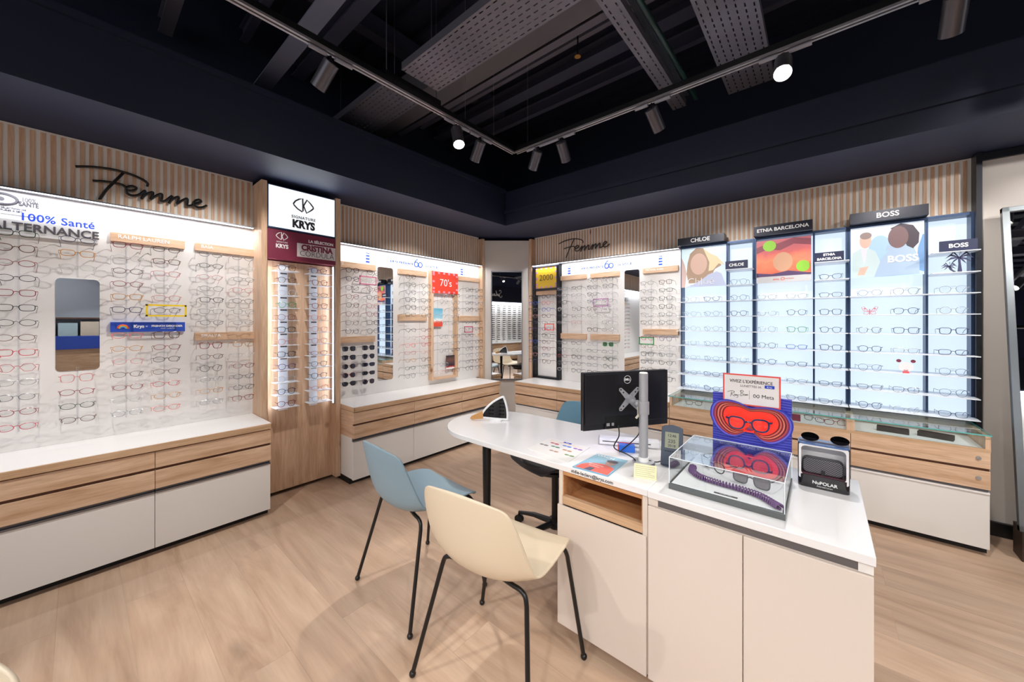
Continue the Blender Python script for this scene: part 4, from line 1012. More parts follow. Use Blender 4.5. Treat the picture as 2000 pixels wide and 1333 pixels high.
for s in (1, -1):
    part('ear', MB().prism(ell(.44+s*.034, zz+.082, .012, .011), -3.663, -3.657, MXZ), mat('cutout_maroon', (140, 60, 80), .5), t)
    part('cheek', MB().prism(ell(.44+s*.018, zz+.046, .009, .010), -3.665, -3.662, MXZ), RK, t)
part('mouth', MB().tube([(.43, 3.656, zz+.022), (.44, 3.656, zz+.017), (.45, 3.656, zz+.022)], .002, n=5), RK, t)
part('foot', MB().box(.425, .455, 3.65, 3.67, zz, zz+.012), RK, t)
# things lying in the glass topped cases
def flatglasses(x, y, rz, sh, col, label):
    add_glasses((x, y, .6185), rz, sh, col, label, 'glasses lying in the tray cases', 'c')
flatglasses(-.86, 3.50, R(15), RC, 'black', 'black rectangular glasses lying in the leftmost tray case')
flatglasses(-.045, 3.50, R(-25), RC, 'slate blue', 'blue glasses lying left in the middle tray case')
flatglasses(.075, 3.47, R(20), RC, 'dark red', 'dark red glasses lying right in the middle tray case')
single('wood_tag', MB().box(-.72, -.58, 3.52, 3.54, .618, .63), OAKN, 'small wooden bar lying in the leftmost tray case', 'bar')
single('maroon_plate', MB().box(-.30, -.12, 3.43, 3.45, .618, .665), MAROON, 'maroon upright plate inside the middle tray case', 'plate')
for x, a, lab in ((.36, -6, 'left of two dark trays in the right tray case'), (.55, -16, 'right of two dark trays in the right tray case')):
    t = thing('glasses_tray', (x, 3.50, .6185), lab, 'tray', 'dark trays in the right tray case', R(a))
    mb = MB().box(-.075, .075, -.03, .03, 0, .006).box(-.075, .075, -.03, -.025, .006, .03).box(-.075, .075, .025, .03, .006, .03).box(-.075, -.07, -.025, .025, .006, .03).box(.07, .075, -.025, .025, .006, .03)
    part('tray_body', mb, KICK, t, world=False); part('clasp', MB().sphere((0, 0, .012), .010, sc=(1, .6, .6)), CHROME, t, world=False, smooth=True)

# ================================================================== DESK AND COUNTER
DZ = .74
t = thing('desk', (-1.1, 1.63, 0), 'white desk with a rounded end, joined to the white counter', 'desk')
pts = [(-.484, 1.335), (-.484, 1.937)]
for i in range(19):
    a = R(90+180*i/18); pts.append((-1.49+.301*math.cos(a), 1.636+.301*math.sin(a)))
part('tabletop', MB().prism(pts[::-1] if False else pts, DZ-.025, DZ), DESKW, t, bevel=.002, smooth=True)
part('leg', MB().cyl((-1.45, 1.497, 0), (-1.45, 1.497, DZ-.027), .018, .026, 12), BLACK, t, smooth=True)
part('under_beam', MB().box(-1.47, -.88, 1.60, 1.64, DZ-.055, DZ-.025), BLACK, t)
text('stdie-leclerc@krys.com', .0188, (-.802, 1.3345, DZ-.0125), 'B', PRINTGR, t, align='LEFT', bold=.0004, ext=.0003, spacing=1.03)
# pedestal with open oak niche
t = thing('pedestal_cabinet', (-.68, 1.64, 0), 'greige pedestal under the desk with an open oak niche', 'cabinet')
x0, x1 = -.868, -.487; y0, y1 = 1.345, 1.93
b = MB().box(x0, x0+.018, y0, y1, .06, .714).box(x1-.018, x1, y0, y1, .06, .714).box(x0+.018, x1-.018, y1-.018, y1, .06, .714).box(x0+.018, x1-.018, y0+.02, y1-.018, .06, .078)
part('carcass', b, CREAML, t)
n = MB().box(x0+.018, x1-.018, y0+.002, 1.70, .695, .714).box(x0+.018, x1-.018, y0+.002, 1.70, .570, .586).box(x0+.0185, x0+.022, y0+.002, 1.70, .586, .695).box(x1-.022, x1-.0185, y0+.002, 1.70, .586, .695)
part('niche', n, OAKN, t)
n = MB().box(x0+.022, -.74, 1.69, 1.70, .586, .695).box(-.62, x1-.022, 1.69, 1.70, .586, .695).box(-.74, -.62, 1.69, 1.70, .586, .612).box(-.74, -.62, 1.69, 1.70, .652, .695)
part('niche_back', n, OAKN, t)
part('cable_opening', MB().box(-.74, -.62, 1.705, 1.71, .612, .652), KICK, t)
part('niche_rail', MB().box(x0+.018, x1-.018, y0-.003, y0+.018, .572, .606), OAKE, t)
part('door', MB().box(x0-.004, x1-.002, y0-.022+.014, y0+.0, .055, .566), CREAML, t, bevel=.0015)
part('plinth', MB().box(x0+.02, x1, y0+.06, y1-.02, 0, .06), mat('brown_plinth', (96, 70, 52), .6), t)
# counter
t = thing('counter_cabinet', (-.19, 1.64, 0), 'greige two door counter cabinet in the right foreground', 'cabinet')
x0, x1 = -.484, .104
part('carcass', MB().box(x0, x1, y0+.004, y1, .06, .714), CREAML, t)
part('handle_channel', MB().box(x0+.035, x1-.03, y0-.001, y0+.004, .688, .712), ALU, t)
part('channel_end', MB().box(x1-.03, x1, y0-.002, y0+.004, .686, .712), GREYL, t); part('channel_end', MB().box(x0, x0+.035, y0-.002, y0+.004, .686, .712), CREAML, t)
part('door', MB().box(x0+.001, -.1895, y0-.008, y0+.004, .055, .683), CREAML, t, bevel=.0015)
part('door', MB().box(-.1865, x1, y0-.008, y0+.004, .055, .683), CREAML, t, bevel=.0015)
part('plinth', MB().box(x0, x1-.02, y0+.06, y1-.02, 0, .06), MATS['brown_plinth'], t)
single('counter_slab', MB().box(-.483, .108, 1.333, 1.938, DZ-.026, DZ), DESKW, 'white counter top carrying the clear display case', 'worktop', bevel=.002)

# ---- things on the desk
def quad_sheet(pts, z, h): return MB().prism(pts, z, z+h)
t = thing('lens_colour_card', (-.97, 1.49, DZ), 'white printed sheet with eight coloured glasses on the desk', 'card')
cor = [(-1.083, 1.398), (-.841, 1.368), (-.860, 1.605), (-1.090, 1.600)]
part('sheet', quad_sheet(cor, DZ+.0002, .0018), mat('card_gloss', (238, 236, 232), .25), t)
def inq(u, v, c=cor):
    a = Vector(c[0]).lerp(Vector(c[1]), u); b_ = Vector(c[3]).lerp(Vector(c[2]), u); return a.lerp(b_, v)
MT = Matrix.Rotation(R(-4), 4, 'Z')
pc = [((.14, .48), (120, 116, 116)), ((.28, .72), (206, 80, 96)), ((.40, .54), (70, 140, 110)), ((.50, .30), (190, 150, 130)), ((.58, .74), (90, 140, 220)),
      ((.70, .52), (196, 140, 90)), ((.84, .74), (150, 100, 190)), ((.86, .32), (110, 150, 90))]
for (u, v), c in pc:
    p = inq(u, v); mb = MB(); nm = 'printed_pair_%d_%d_%d' % c
    mb.prism([(p.x+a, p.y+b_) for a, b_ in ell(-.012, 0, .012, .007, 12)], DZ+.0020, DZ+.0024).prism([(p.x+a, p.y+b_) for a, b_ in ell(.014, -.001, .013, .008, 12)], DZ+.0020, DZ+.0024)
    part('printed_glasses', mb, mat('ink_%d_%d' % (c[0], c[1]), c, .4), t)
p = inq(.5, .93); part('logo_bar', MB().box(p.x-.022, p.x+.022, p.y-.007, p.y+.007, DZ+.002, DZ+.0024), PRINTBLUE, t)
text('Krys', .011, (p.x, p.y, DZ+.0027), MT, PRINTW, t, ext=.0002)
p = inq(.5, .845); part('tint_bar', MB().box(p.x-.095, p.x+.095, p.y-.003, p.y+.003, DZ+.002, DZ+.0023), mat('ink_peach', (244, 214, 180), .4), t)
t = thing('magazine', (-.72, 1.44, DZ), 'blue and orange magazine lying flat on the desk', 'magazine')
cor2 = [(-.800, 1.329+.012), (-.644, 1.348), (-.649, 1.553), (-.790, 1.547)]
part('cover', quad_sheet(cor2, DZ+.0002, .004), ramp_mat('magazine_sky', 1, [(0, (120, 170, 200)), (1, (150, 196, 216))], .25, noise=.3), t)
def q2(u, v): return tuple(inq(u, v, cor2))
def shape(name, uv, c, dz):
    part(name, MB().prism([q2(*p_) for p_ in uv], DZ+.0042+dz, DZ+.0044+dz), mat('mag_%s' % name, c, .3), t)
shape('printed_jersey', [(.06, .03), (.97, .02), (.95, .38), (.80, .46), (.55, .50), (.25, .42), (.08, .25)], (240, 92, 70), 0)
shape('printed_sleeve', [(.30, .03), (.50, .03), (.52, .20), (.36, .2)], (50, 60, 90), .0003)
shape('printed_head', ell(.70, .62, .14, .14, 16), (196, 150, 134), .0003)
shape('printed_cap', ell(.70, .72, .17, .085, 16), (84, 70, 84), .0006)
text('COACH', .028, (*q2(.30, .90), DZ+.0050), MT, PRINTW, t, ext=.0002)
for k, s in enumerate(('LES LUNETTES', 'DE SPORT')): text(s, .011, (*q2(.44, .36-.09*k), DZ+.0052), MT, PRINTW, t, ext=.0002)
# try-on mirror
t = thing('desk_mirror', (-1.53, 1.70, DZ), 'small rounded triangular mirror with white rim and wooden grip on the desk', 'mirror')
e = Vector((.764, .645, 0)).normalized(); e = Vector((.80, .60, 0)); up = Vector((-.10, .12, 1)).normalized(); base = Vector((-1.545, 1.672, DZ+.008))
tri = [(-.078, .010), (.062, .0), (.074, .012), (.070, .07), (.052, .128), (.040, .134), (-.01, .108), (-.058, .066), (-.084, .028)]
sp_ = smoothpts([(a, b_, 0) for a, b_ in tri+tri[:1]], 4)[:-1]
def t3(u, v, d=0): return base+e*u+up*v+Vector((e.y, -e.x, 0))*d
nrm = Vector((e.y, -e.x, 0)); n_ = len(sp_); cen = Vector((0, .058, 0))
mb = MB(); mb.tube([t3(p.x, p.y) for p in sp_], .007, n=8, closed=True); part('rim', mb, PRINTW, t, smooth=True)
inn = [cen+(p-cen)*.95 for p in sp_]; mb = MB(); mb.add([t3(p.x, p.y, .003) for p in inn]+[t3(p.x, p.y, -.004) for p in inn], [tuple(range(n_)), tuple(range(2*n_-1, n_-1, -1))]+[(i, n_+i, n_+(i+1) % n_, (i+1) % n_) for i in range(n_)])
part('mirror_glass', mb, mat('dark_mirror', (14, 14, 18), .03, metal=0, coat=1), t)
mb = MB(); q = [t3(-.078, .05), t3(-.150, .018), t3(-.158, .006), t3(-.150, -.004), t3(-.075, .004)]
mb.add([p+nrm*.008 for p in q]+[p-nrm*.008 for p in q], [(0, 1, 2, 3, 4), (9, 8, 7, 6, 5)]+[(i, 5+i, 5+(i+1) % 5, (i+1) % 5) for i in range(5)]); part('wooden_grip', mb, mat('honey_wood', (206, 150, 84), .4), t, bevel=.003)
mb = MB(); mb.prism([(base.x+a, base.y+b_) for a, b_ in ell(0, 0, .045, .028, 20)], DZ, DZ+.006); part('foot', mb, PRINTW, t, smooth=True)
# monitor
mc = Vector((-.6915, 1.6315, 0)); u = Vector((.5505, .8348, 0)); nb = Vector((.8348, -.5505, 0))   # nb: towards the camera (back of screen)
MM = Matrix(((u.x, nb.x, 0, mc.x), (u.y, nb.y, 0, mc.y), (0, 0, 1, 0), (0, 0, 0, 1)))
t = thing('monitor', (mc.x, mc.y, .865), 'black flat monitor seen from behind, on the silver pole', 'monitor')
def wb(mb): 
    return mb
W_ = .222
part('rear_shell', MB().box(-W_, W_, -.004, .012, .867, 1.124, MM).box(-W_+.006, W_-.006, .012, .020, .895, 1.118, MM), mat('monitor_black', (20, 21, 28), .32), t, bevel=.003)
part('bezel', MB().box(-W_-.001, W_+.001, -.012, -.004, .865, 1.125, MM), BLACK, t, bevel=.002)
part('screen', MB().box(-W_+.008, W_-.008, -.0128, -.012, .88, 1.118, MM), SCRBLUE, t)
part('port_recess', MB().box(-.118, .085, .0195, .0215, .872, .925, MM), BLACK, t)
part('port_labels', MB().box(-.112, -.096, .0215, .022, .884, .897, MM).box(-.086, -.074, .0215, .022, .884, .897, MM), GREYBLK, t)
part('vesa_recess', MB().box(-.055, .06, .0195, .0212, .945, 1.065, MM), BLACK, t)
RBK = Matrix.Translation(MM @ Vector((-.004, .0208, 1.088))) @ Matrix(((u.x, 0, nb.x, 0), (u.y, 0, nb.y, 0), (0, 1, 0, 0), (0, 0, 0, 1)))
def ringb(r, w_, parent, c):
    mb = MB(); mb.tube([RBK @ Vector((r*math.cos(2*PI*i/28), r*math.sin(2*PI*i/28), 0)) for i in range(28)], w_, n=6, closed=True); return part('logo_ring', mb, c, parent)
ringb(.0175, .0010, t, PRINTW)
me = text_mesh('DELL', .0125, .0003, .0006); 
me.transform(Matrix.Translation(-Vector(t.location)) @ RBK); me.materials.append(PRINTW); o = bpy.data.objects.new('logo_lettering', me); COL.objects.link(o); o.parent = t
# pole + bracket
t = thing('monitor_pole', (-.591, 1.585, DZ), 'silver desk pole with clamp and star shaped monitor bracket', 'monitor stand')
part('pole', MB().cyl((-.591, 1.585, DZ+.02), (-.591, 1.585, 1.128), .0185, n=28), POLEM, t, smooth=True)
part('cap', MB().cyl((-.591, 1.585, 1.126), (-.591, 1.585, 1.132), .0185, .016, n=28), PRINTW, t, smooth=True)
part('collar', MB().cyl((-.591, 1.585, DZ+.008), (-.591, 1.585, DZ+.026), .022, n=28), PRINTW, t, smooth=True)
part('base_disc', MB().cyl((-.591, 1.585, DZ), (-.591, 1.585, DZ+.008), .048, .044, n=32), CHROME, t, smooth=True)
part('clamp', MB().cyl((-.591, 1.585, .952), (-.591, 1.585, 1.005), .0235, n=28), SILVER, t, smooth=True)
vc = MM @ Vector((.003, .034, 1.0)); pj = Vector((-.591, 1.585, .98))
mb = MB(); mb.cyl(vc-nb*.008, vc+nb*.016, .020, .017, n=24); mb.cyl(vc+nb*.010+Vector((0, 0, -.004)), pj+Vector((-.004, .0, .0)), .010, n=16); mb.sphere(tuple((vc+nb*.016).lerp(pj, .45)), .015)
part('tilt_joint', mb, SILVER, t, smooth=True)
mb = MB()
for a in (45, 135, 225, 315):
    ca, sa = math.cos(R(a)), math.sin(R(a)); w2 = .0085; L0, L1 = .008, .066
    P = [(L0*ca-w2*1.6*-sa, L0*sa-w2*1.6*ca), (L1*ca-w2*-sa, L1*sa-w2*ca), ((L1+.006)*ca, (L1+.006)*sa), (L1*ca+w2*-sa, L1*sa+w2*ca), (L0*ca+w2*1.6*-sa, L0*sa+w2*1.6*ca)]
    Mv = Matrix.Translation(MM @ Vector((.003, .0225, 1.0))) @ Matrix(((u.x, 0, nb.x, 0), (u.y, 0, nb.y, 0), (0, 1, 0, 0), (0, 0, 0, 1)))
    mb.prism(P, 0, .003, Mv)
v_ = part('bracket_plate', mb, SILVER, t)
mb = MB()
for a in (45, 135, 225, 315):
    for L1 in (.044, .062):
        c = Mv @ Vector((L1*math.cos(R(a)), L1*math.sin(R(a)), .003)); mb.cyl(c, c+nb*.001, .0035, n=10)
part('screw_holes', mb, BLACK, v_)
mb = MB(); k0 = (vc+nb*.02).lerp(pj, .5); mb.tube([k0+Vector((0, 0, -.012)), k0+Vector((.002, -.002, -.05)), k0+Vector((-.008, -.006, -.064))], [.0055, .006, .005], n=8); part('lever', mb, mat('ivory_plastic', (228, 224, 206), .4), t, smooth=True)
# cables
def cable(pts, r, label, m=BLACK):
    return single('cable', MB().tube(smoothpts(pts, 6), r, n=8), m, label, 'cable', smooth=True)
pa = MM @ Vector((-.055, .026, .885))
cable([tuple(pa), (pa.x+.006, pa.y-.006, .84), (-.715, 1.56, .785), (-.66, 1.57, .765), (-.625, 1.572, .750), (-.610, 1.535, .7425), (-.60, 1.52, .7425)], .0028, 'black cable drooping from the monitor ports to the pole foot')
pb = MM @ Vector((.05, .026, .885))
cable([tuple(pb), (-.652, 1.69, .83), (-.678, 1.66, .79), (-.70, 1.63, .765), (-.72, 1.63, .7435)], .0024, 'second black cable with bead running behind the silver pole')
cable([(-.53, 1.74, .7425), (-.535, 1.66, .7425), (-.55, 1.62, .7425), (-.575, 1.60, .7500)], .0018, 'thin dark cable right of the silver pole')
# scanner
t = thing('document_scanner', (-.73, 1.76, DZ), 'slim white scanner bar lying behind the blue box', 'scanner', None, R(25))
part('body', MB().box(-.142, .142, -.028, .028, .002, .034), PRINTW, t, world=False, bevel=.006)
part('paper_slot', MB().box(-.125, .10, -.0288, -.028, .018, .022), BLACK, t, world=False)
part('side_cap', MB().box(-.146, -.142, -.027, .027, .003, .033), SILVER, t, world=False)
t = thing('card_box', (-.705, 1.675, DZ), 'small bright blue carton with red ends under the cables', 'box', None, R(28))
part('carton', MB().box(-.036, .036, -.02, .02, .0, .032), mat('bright_blue_carton', (40, 110, 220), .4), t, world=False, bevel=.001)
part('flap', MB().box(-.039, -.036, -.018, .018, .002, .028).box(-.034, .030, .015, .0195, .032, .034), mat('carton_red', (220, 60, 60), .4), t, world=False)
# folded note
t = thing('folded_note', (-.53, 1.44, DZ), 'pale yellow folded note with handwriting, beside the pole foot', 'note', None, R(15))
mb = MB(); mb.add([(-.042, -.018, 0), (.042, -.018, 0), (.042, 0, .05), (-.042, 0, .05), (-.042, .0006-.018, 0), (.042, .0006-.018, 0), (.042, .0006, .05), (-.042, .0006, .05)], [(0, 1, 2, 3), (7, 6, 5, 4), (0, 4, 5, 1), (1, 5, 6, 2), (2, 6, 7, 3), (3, 7, 4, 0)])
NOTEM = mat('note_yellow', (240, 234, 190), .6)
part('front_leaf', mb, NOTEM, t, world=False)
mb = MB(); mb.add([(-.042, .018, 0), (.042, .018, 0), (.042, .0006, .05), (-.042, .0006, .05)], [(3, 2, 1, 0)]); part('rear_leaf', mb, NOTEM, t, world=False)
mb = MB()
for i in range(6):
    f = .85-.135*i; y_ = -.018*(1-f)-.0009; z_ = .05*f; x_ = -.037
    P = []
    for k in range(26):
        if k % 5 == 4 and random.random() < .6: continue
        P.append((x_+.0029*k*(1 if i != 3 else .8), y_-.0002, z_+.0012*math.sin(k*2.3+i)))
    mb.tube(P, .00035, n=3)
part('handwriting', mb, PRINTGR, t, world=False)
# weather station
t = thing('weather_station', (-.485, 1.615, DZ), 'dark grey digital weather station standing right of the pole', 'clock', None, R(8))
SLB = mat('slate_plastic', (66, 76, 92), .35)
mb = MB(); P = [(-.042, 0), (.042, 0), (.042, .155), (.030, .162), (0, .167), (-.030, .162), (-.042, .155)]
mb.prism([(a, b_+.004) for a, b_ in P], -.006, .006, Matrix.Rotation(R(78), 4, 'X')); part('case', mb, SLB, t, world=False, bevel=.002)
Mw = Matrix.Rotation(R(78), 4, 'X')
part('display', MB().box(-.027, .027, .075, .140, .0062, .0068, Mw), mat('lcd_olive', (150, 154, 132), .3), t, world=False)
for s, sz, zz in (('235', .020, .103), ('20:18', .014, .085), ('12:46', .016, .126)):
    me = text_mesh(s, sz, .0002, .0003); me.transform(Mw @ Matrix.Translation((0, zz, .0072))); me.materials.append(PRINTGR); o = bpy.data.objects.new('digits', me); COL.objects.link(o); o.parent = t
mb = MB()
for i in range(6): mb.box(-.026+.0095*i, -.020+.0095*i, .060, .064, .0062, .0080, Mw)
part('buttons', mb, BLACK, t, world=False)
part('stand', MB().prism(ell(0, .012, .045, .028, 24), 0, .007), SLB, t, world=False, smooth=True)
cable([(-.41, 1.62, .7435), (-.43, 1.58, .7435), (-.445, 1.575, .7435), (-.450, 1.60-.03, .7435)], .0022, 'short black wire at the foot of the weather station')
# acrylic display case
t = thing('display_case', (-.257, 1.57, DZ), 'clear acrylic display case with grey base on the counter', 'display case')
X0, X1, Y0, Y1 = -.427, -.087, 1.400, 1.742; ZB = DZ+.020; ZT = .853
part('base', MB().box(X0-.002, X1+.002, Y0-.002, Y1+.002, DZ, ZB), mat('anthracite_base', (96, 100, 100), .35, metal=.3), t, bevel=.001)
part('white_insert', MB().box(X0+.006, X1-.006, Y0+.006, Y1-.006, ZB, ZB+.001), PRINTW, t)
for a in ((X0, X1, Y0, Y0+.002, ZB, ZT), (X0, X1, Y1-.002, Y1, ZB, ZT), (X0, X0+.002, Y0+.002, Y1-.002, ZB, ZT), (X1-.002, X1, Y0+.002, Y1-.002, ZB, ZT), (X0, X1, Y0, Y1, ZT, ZT+.002)):
    part('acrylic_pane', MB().box(*a), ACRYL, t)
mb = MB()
r_ = .0011
for x in (X0, X1):
    for y in (Y0, Y1): mb.box(x-r_, x+r_, y-r_, y+r_, ZB, ZT+.002)
    mb.box(x-r_, x+r_, Y0, Y1, ZT+.001, ZT+.003)
for y in (Y0, Y1): mb.box(X0, X1, y-r_, y+r_, ZT+.001, ZT+.003)
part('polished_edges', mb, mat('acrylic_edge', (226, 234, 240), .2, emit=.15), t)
text('REGARDEZ, CAPTUREZ, INTERROGEZ META AI.', .012, (-.20, Y1-.003, ZB+.085), 'B', PRINTW, t, ext=.0003)
zc = ZB+.0012
t = thing('purple_strap', (-.27, 1.50, zc), 'purple ribbed strap winding along the front of the case', 'strap')
mb = MB(); sp_ = smoothpts([(-.395, 1.60, zc+.006), (-.385, 1.545, zc+.006), (-.35, 1.505, zc+.006), (-.29, 1.49, zc+.006), (-.22, 1.485, zc+.006), (-.16, 1.47, zc+.006), (-.115, 1.43, zc+.006), (-.100, 1.415, zc+.006)], 7)
PUR = mat('purple_rubber', (112, 72, 132), .45)
part('band', MB().tube(sp_, .0055, n=8), mat('deep_purple_rubber', (82, 48, 104), .5), t, smooth=True)
n_ = 0
for i in range(2, len(sp_)-1, 1):
    p = sp_[i]; d = (sp_[i+1]-sp_[i-1]).normalized(); s_ = Vector((-d.y, d.x, 0))
    for k in (0,):
        q = p
        mb.tube([q-s_*.013, q-s_*.010+Vector((0, 0, .010)), q+Vector((0, 0, .013)), q+s_*.010+Vector((0, 0, .010)), q+s_*.013], .0021, n=5)
part('ribs', mb, PUR, t, smooth=True, kind='stuff')
add_glasses((-.335, 1.63, zc), R(-38), CE, 'black', 'black cat-eye glasses lying in the clear case, left', None)
add_glasses((-.195, 1.555, zc), R(-14), SQ, 'grey', 'grey square sunglasses with smoky lenses in the clear case, right', None, 'y')
t = thing('name_strip', (-.25, 1.42, zc), 'small dark printed strip in front of the purple strap', 'label')
part('strip', MB().box(-.285, -.215, 1.416, 1.426, zc, zc+.001), PRINTGR, t)
text('Ray-Ban Meta', .0065, (-.25, 1.421, zc+.0013), 'T', PRINTW, t, ext=.0001)
# red goggle display board
t = thing('layered_display', (-.225, 1.79, DZ), 'blue and red layered goggle shaped display behind the clear case', 'display')
BLUD = mat('ultramarine_layer', (44, 50, 168), .4); 
part('back_board', MB().box(-.362, -.089, 1.782, 1.80, DZ, 1.047), BLUD, t)
mb = MB()
for i in range(30):
    z = DZ+.01+i*.0102; mb.tube([(-.362+.273*k/12, 1.7818, z+.006*math.sin(k/12*PI)*(1 if z > .93 else -1)*.8) for k in range(13)], .0011, n=3)
part('contour_lines', mb, mat('light_blue_line', (110, 110, 220), .4), t)
def goggle(s, g=0):
    P = []; cx, cz = -.2255, .945; W = .142; 
    base_ = [(-1, .05), (-.98, .35), (-.84, .60), (-.55, .68), (-.25, .62), (0, .50), (.25, .54), (.55, .56), (.82, .48), (.98, .22), (1.0, -.08), (.88, -.38), (.62, -.62), (.36, -.64), (.12, -.42), (0, -.26), (-.12, -.42), (-.38, -.60), (-.64, -.56), (-.88, -.30)]
    Q = smoothpts([(a*(W-g), b_*(.118-g*.9), 0) for a, b_ in base_+base_[:1]], 3)[:-1]
    return [(cx+p.x, cz+p.y) for p in Q]
cols = [(44, 50, 168), (110, 110, 220), (120, 40, 110), (196, 70, 70), (110, 16, 30), (236, 130, 110), (130, 18, 24), (230, 110, 90), (120, 14, 20), (246, 60, 40)]
yb = 1.782
for i, c in enumerate(cols):
    g = i*.0052; y1_ = yb-.0022*(len(cols)-i)
    P = goggle(1, g)
    if i < len(cols)-1:
        Pi = goggle(1, g+.0052); n_ = len(P); mb = MB(); ya = yb-.0015-.0024*(len(cols)-1-i)
        vs = [(a, ya, b_) for a, b_ in P]+[(a, ya, b_) for a, b_ in Pi]+[(a, yb, b_) for a, b_ in P]+[(a, yb, b_) for a, b_ in Pi]
        fs = [(j, (j+1) % n_, n_+(j+1) % n_, n_+j) for j in range(n_)]+[(2*n_+j, j, (j+1) % n_, 2*n_+(j+1) % n_) for j in range(n_)]+[(n_+j, 3*n_+j, 3*n_+(j+1) % n_, n_+(j+1) % n_) for j in range(n_)]
        mb.add(vs, [f[::-1] for f in fs])
        part('layer', mb, mat('layer_%d' % i, c, .3), t)
    else:
        part('red_centre', MB().prism(P, -yb, -yb+.002, MXZ), mat('glowing_red_centre', (246, 44, 26), .3, emit=.35), t)
add_glasses((-.228, 1.752, .908), R(2), 'keyhole', 'navy blue', 'navy blue glasses standing in the red centre of the goggle display', None).scale = (1.16, 1, 1.16)
part('glasses_support', MB().box(-.245, -.210, 1.755, 1.781, .903, .908), MATS['glowing_red_centre'], t)
t = thing('header_card', (-.2215, 1.768, 1.006), 'white card with red border standing on top of the goggle display', 'sign')
part('card', MB().box(-.321, -.122, 1.7695, 1.7715, 1.007, 1.135), mat('card_red_border', (232, 84, 76), .4), t)
part('card_face', MB().box(-.315, -.128, 1.7688, 1.7695, 1.013, 1.129), mat('card_warm_white', (232, 226, 224), .4), t)
text("VIVEZ L'EXPÉRIENCE", .0175, (-.2215, 1.7682, 1.105), 'B', PRINTBLK, t, ext=.0002, bold=.0002, sx=.93)
text('LUNETTES IA', .0125, (-.2215, 1.7682, 1.087), 'B', PRINTGR, t, ext=.0002)
part('logo_bar', MB().box(-.174, -.142, 1.7676, 1.7684, 1.085, 1.097), PRINTBLUE, t); text('Krys', .0095, (-.158, 1.7672, 1.0905), 'B', PRINTW, t, ext=.0002)
part('divider', MB().box(-.2265, -.2258, 1.7682, 1.7688, 1.035, 1.070), PRINTGR, t)
text('Meta', .0205, (-.164, 1.7682, 1.050), 'B', PRINTBLK, t, ext=.0002)
mb = MB(); mb.tube([(-.202+.0095*math.sin(2*PI*i/28), 1.7684, 1.050+.0062*math.sin(4*PI*i/28)*1.0) for i in range(28)], .0011, n=5, closed=True); part('loop_emblem', mb, PRINTBLK, t)
def stroke(name, sts, ox, oz, s, r, parent, m=PRINTBLK, y=1.7684):
    mb = MB()
    for st in sts: mb.tube(smoothpts([(ox+a*s, y, oz+b_*s) for a, b_ in st], 5), r, n=5)
    return part(name, mb, m, parent)
stroke('script_logo', [[(0, 1.1), (.4, 1.35), (1.3, 1.5), (1.7, 1.25), (1.3, .9), (.9, .75), (1.3, .3), (1.7, 0)], [(1.0, 1.3), (.9, .6), (.7, -.1)],
    [(1.9, .5), (1.65, .65), (1.6, .3), (1.9, .35), (2.0, .6), (2.05, .3), (2.2, .6), (2.3, .35), (2.5, .6), (2.45, -.1), (2.1, -.2)], [(2.7, .55), (2.95, .6)],
    [(3.2, 1.9), (3.25, 1.2), (3.15, .3)], [(3.0, 1.6), (3.5, 1.9), (3.8, 1.6), (3.4, 1.15), (3.8, .9), (3.6, .5), (3.2, .35)], [(4.2, .8), (3.95, .9), (3.9, .6), (4.15, .6), (4.3, .85), (4.35, .6), (4.5, .9), (4.6, .65), (4.75, .9), (4.85, .65)]], -.3035, 1.040, .0150, .0008, t)
# polarised lens box
t = thing('lens_case_box', (.004, 1.785, DZ), 'black and white display box with mirrored lenses on top, right end of counter', 'box')
x0, x1, y0, y1, zt = -.069, .076, 1.745, 1.822, .897
def rr(x0, x1, y0, y1, r, n=5):
    P = []
    for cx, cy, s in ((x1-r, y0+r, -90), (x1-r, y1-r, 0), (x0+r, y1-r, 90), (x0+r, y0+r, 180)):
        for k in range(n+1): P.append((cx+r*math.cos(R(s+90*k/n)), cy+r*math.sin(R(s+90*k/n))))
    return P
Q = rr(x0, x1, y0, y1, .016); part('base', MB().prism(Q, DZ, DZ+.045), mat('gloss_black', (22, 20, 24), .15, coat=.5), t, smooth=True)
part('side', MB().box(x0, x0+.006, y0+.008, y1-.012, DZ+.045, zt), MATS['gloss_black'], t); part('side', MB().box(x1-.006, x1, y0+.008, y1-.012, DZ+.045, zt), MATS['gloss_black'], t)
part('rear', MB().box(x0+.006, x1-.006, y1-.012, y1-.004, DZ+.045, zt), mat('box_white', (226, 224, 226), .4), t)
mb = MB(); OQ = rr(x0+.003, x1-.003, DZ+.030, zt, .006); IQ = rr(x0+.010, x1-.010, DZ+.040, zt-.006, .014)
n_ = len(OQ)
for yy in (y0+.002,):
    mb.add([(a, yy, b_) for a, b_ in OQ]+[(a, yy, b_) for a, b_ in IQ]+[(a, yy+.006, b_) for a, b_ in OQ]+[(a, yy+.006, b_) for a, b_ in IQ],
           [(j, (j+1) % n_, n_+(j+1) % n_, n_+j) for j in range(n_)]+[(2*n_+j, j, (j+1) % n_, 2*n_+(j+1) % n_)[::-1] for j in range(n_)]+[(n_+j, n_+(j+1) % n_, 3*n_+(j+1) % n_, 3*n_+j) for j in range(n_)])
part('window_frame', mb, MATS['box_white'], t)
part('floor_panel', MB().box(x0+.008, x1-.008, y0+.008, y1-.012, DZ+.045, DZ+.048), mat('dark_rose_floor', (90, 56, 66), .15), t)
part('lid', MB().prism(Q, zt, zt+.006), mat('blue_grey_lid', (84, 112, 160), .12, coat=.6), t, smooth=True)
text('NuPOLAR', .016, (.008, y0-.0006, DZ+.022), 'B', PRINTW, t, ext=.0002, bold=.0003); text('Polarized Lenses', .0065, (.008, y0-.0006, DZ+.010), 'B', PRINTW, t, ext=.0002)
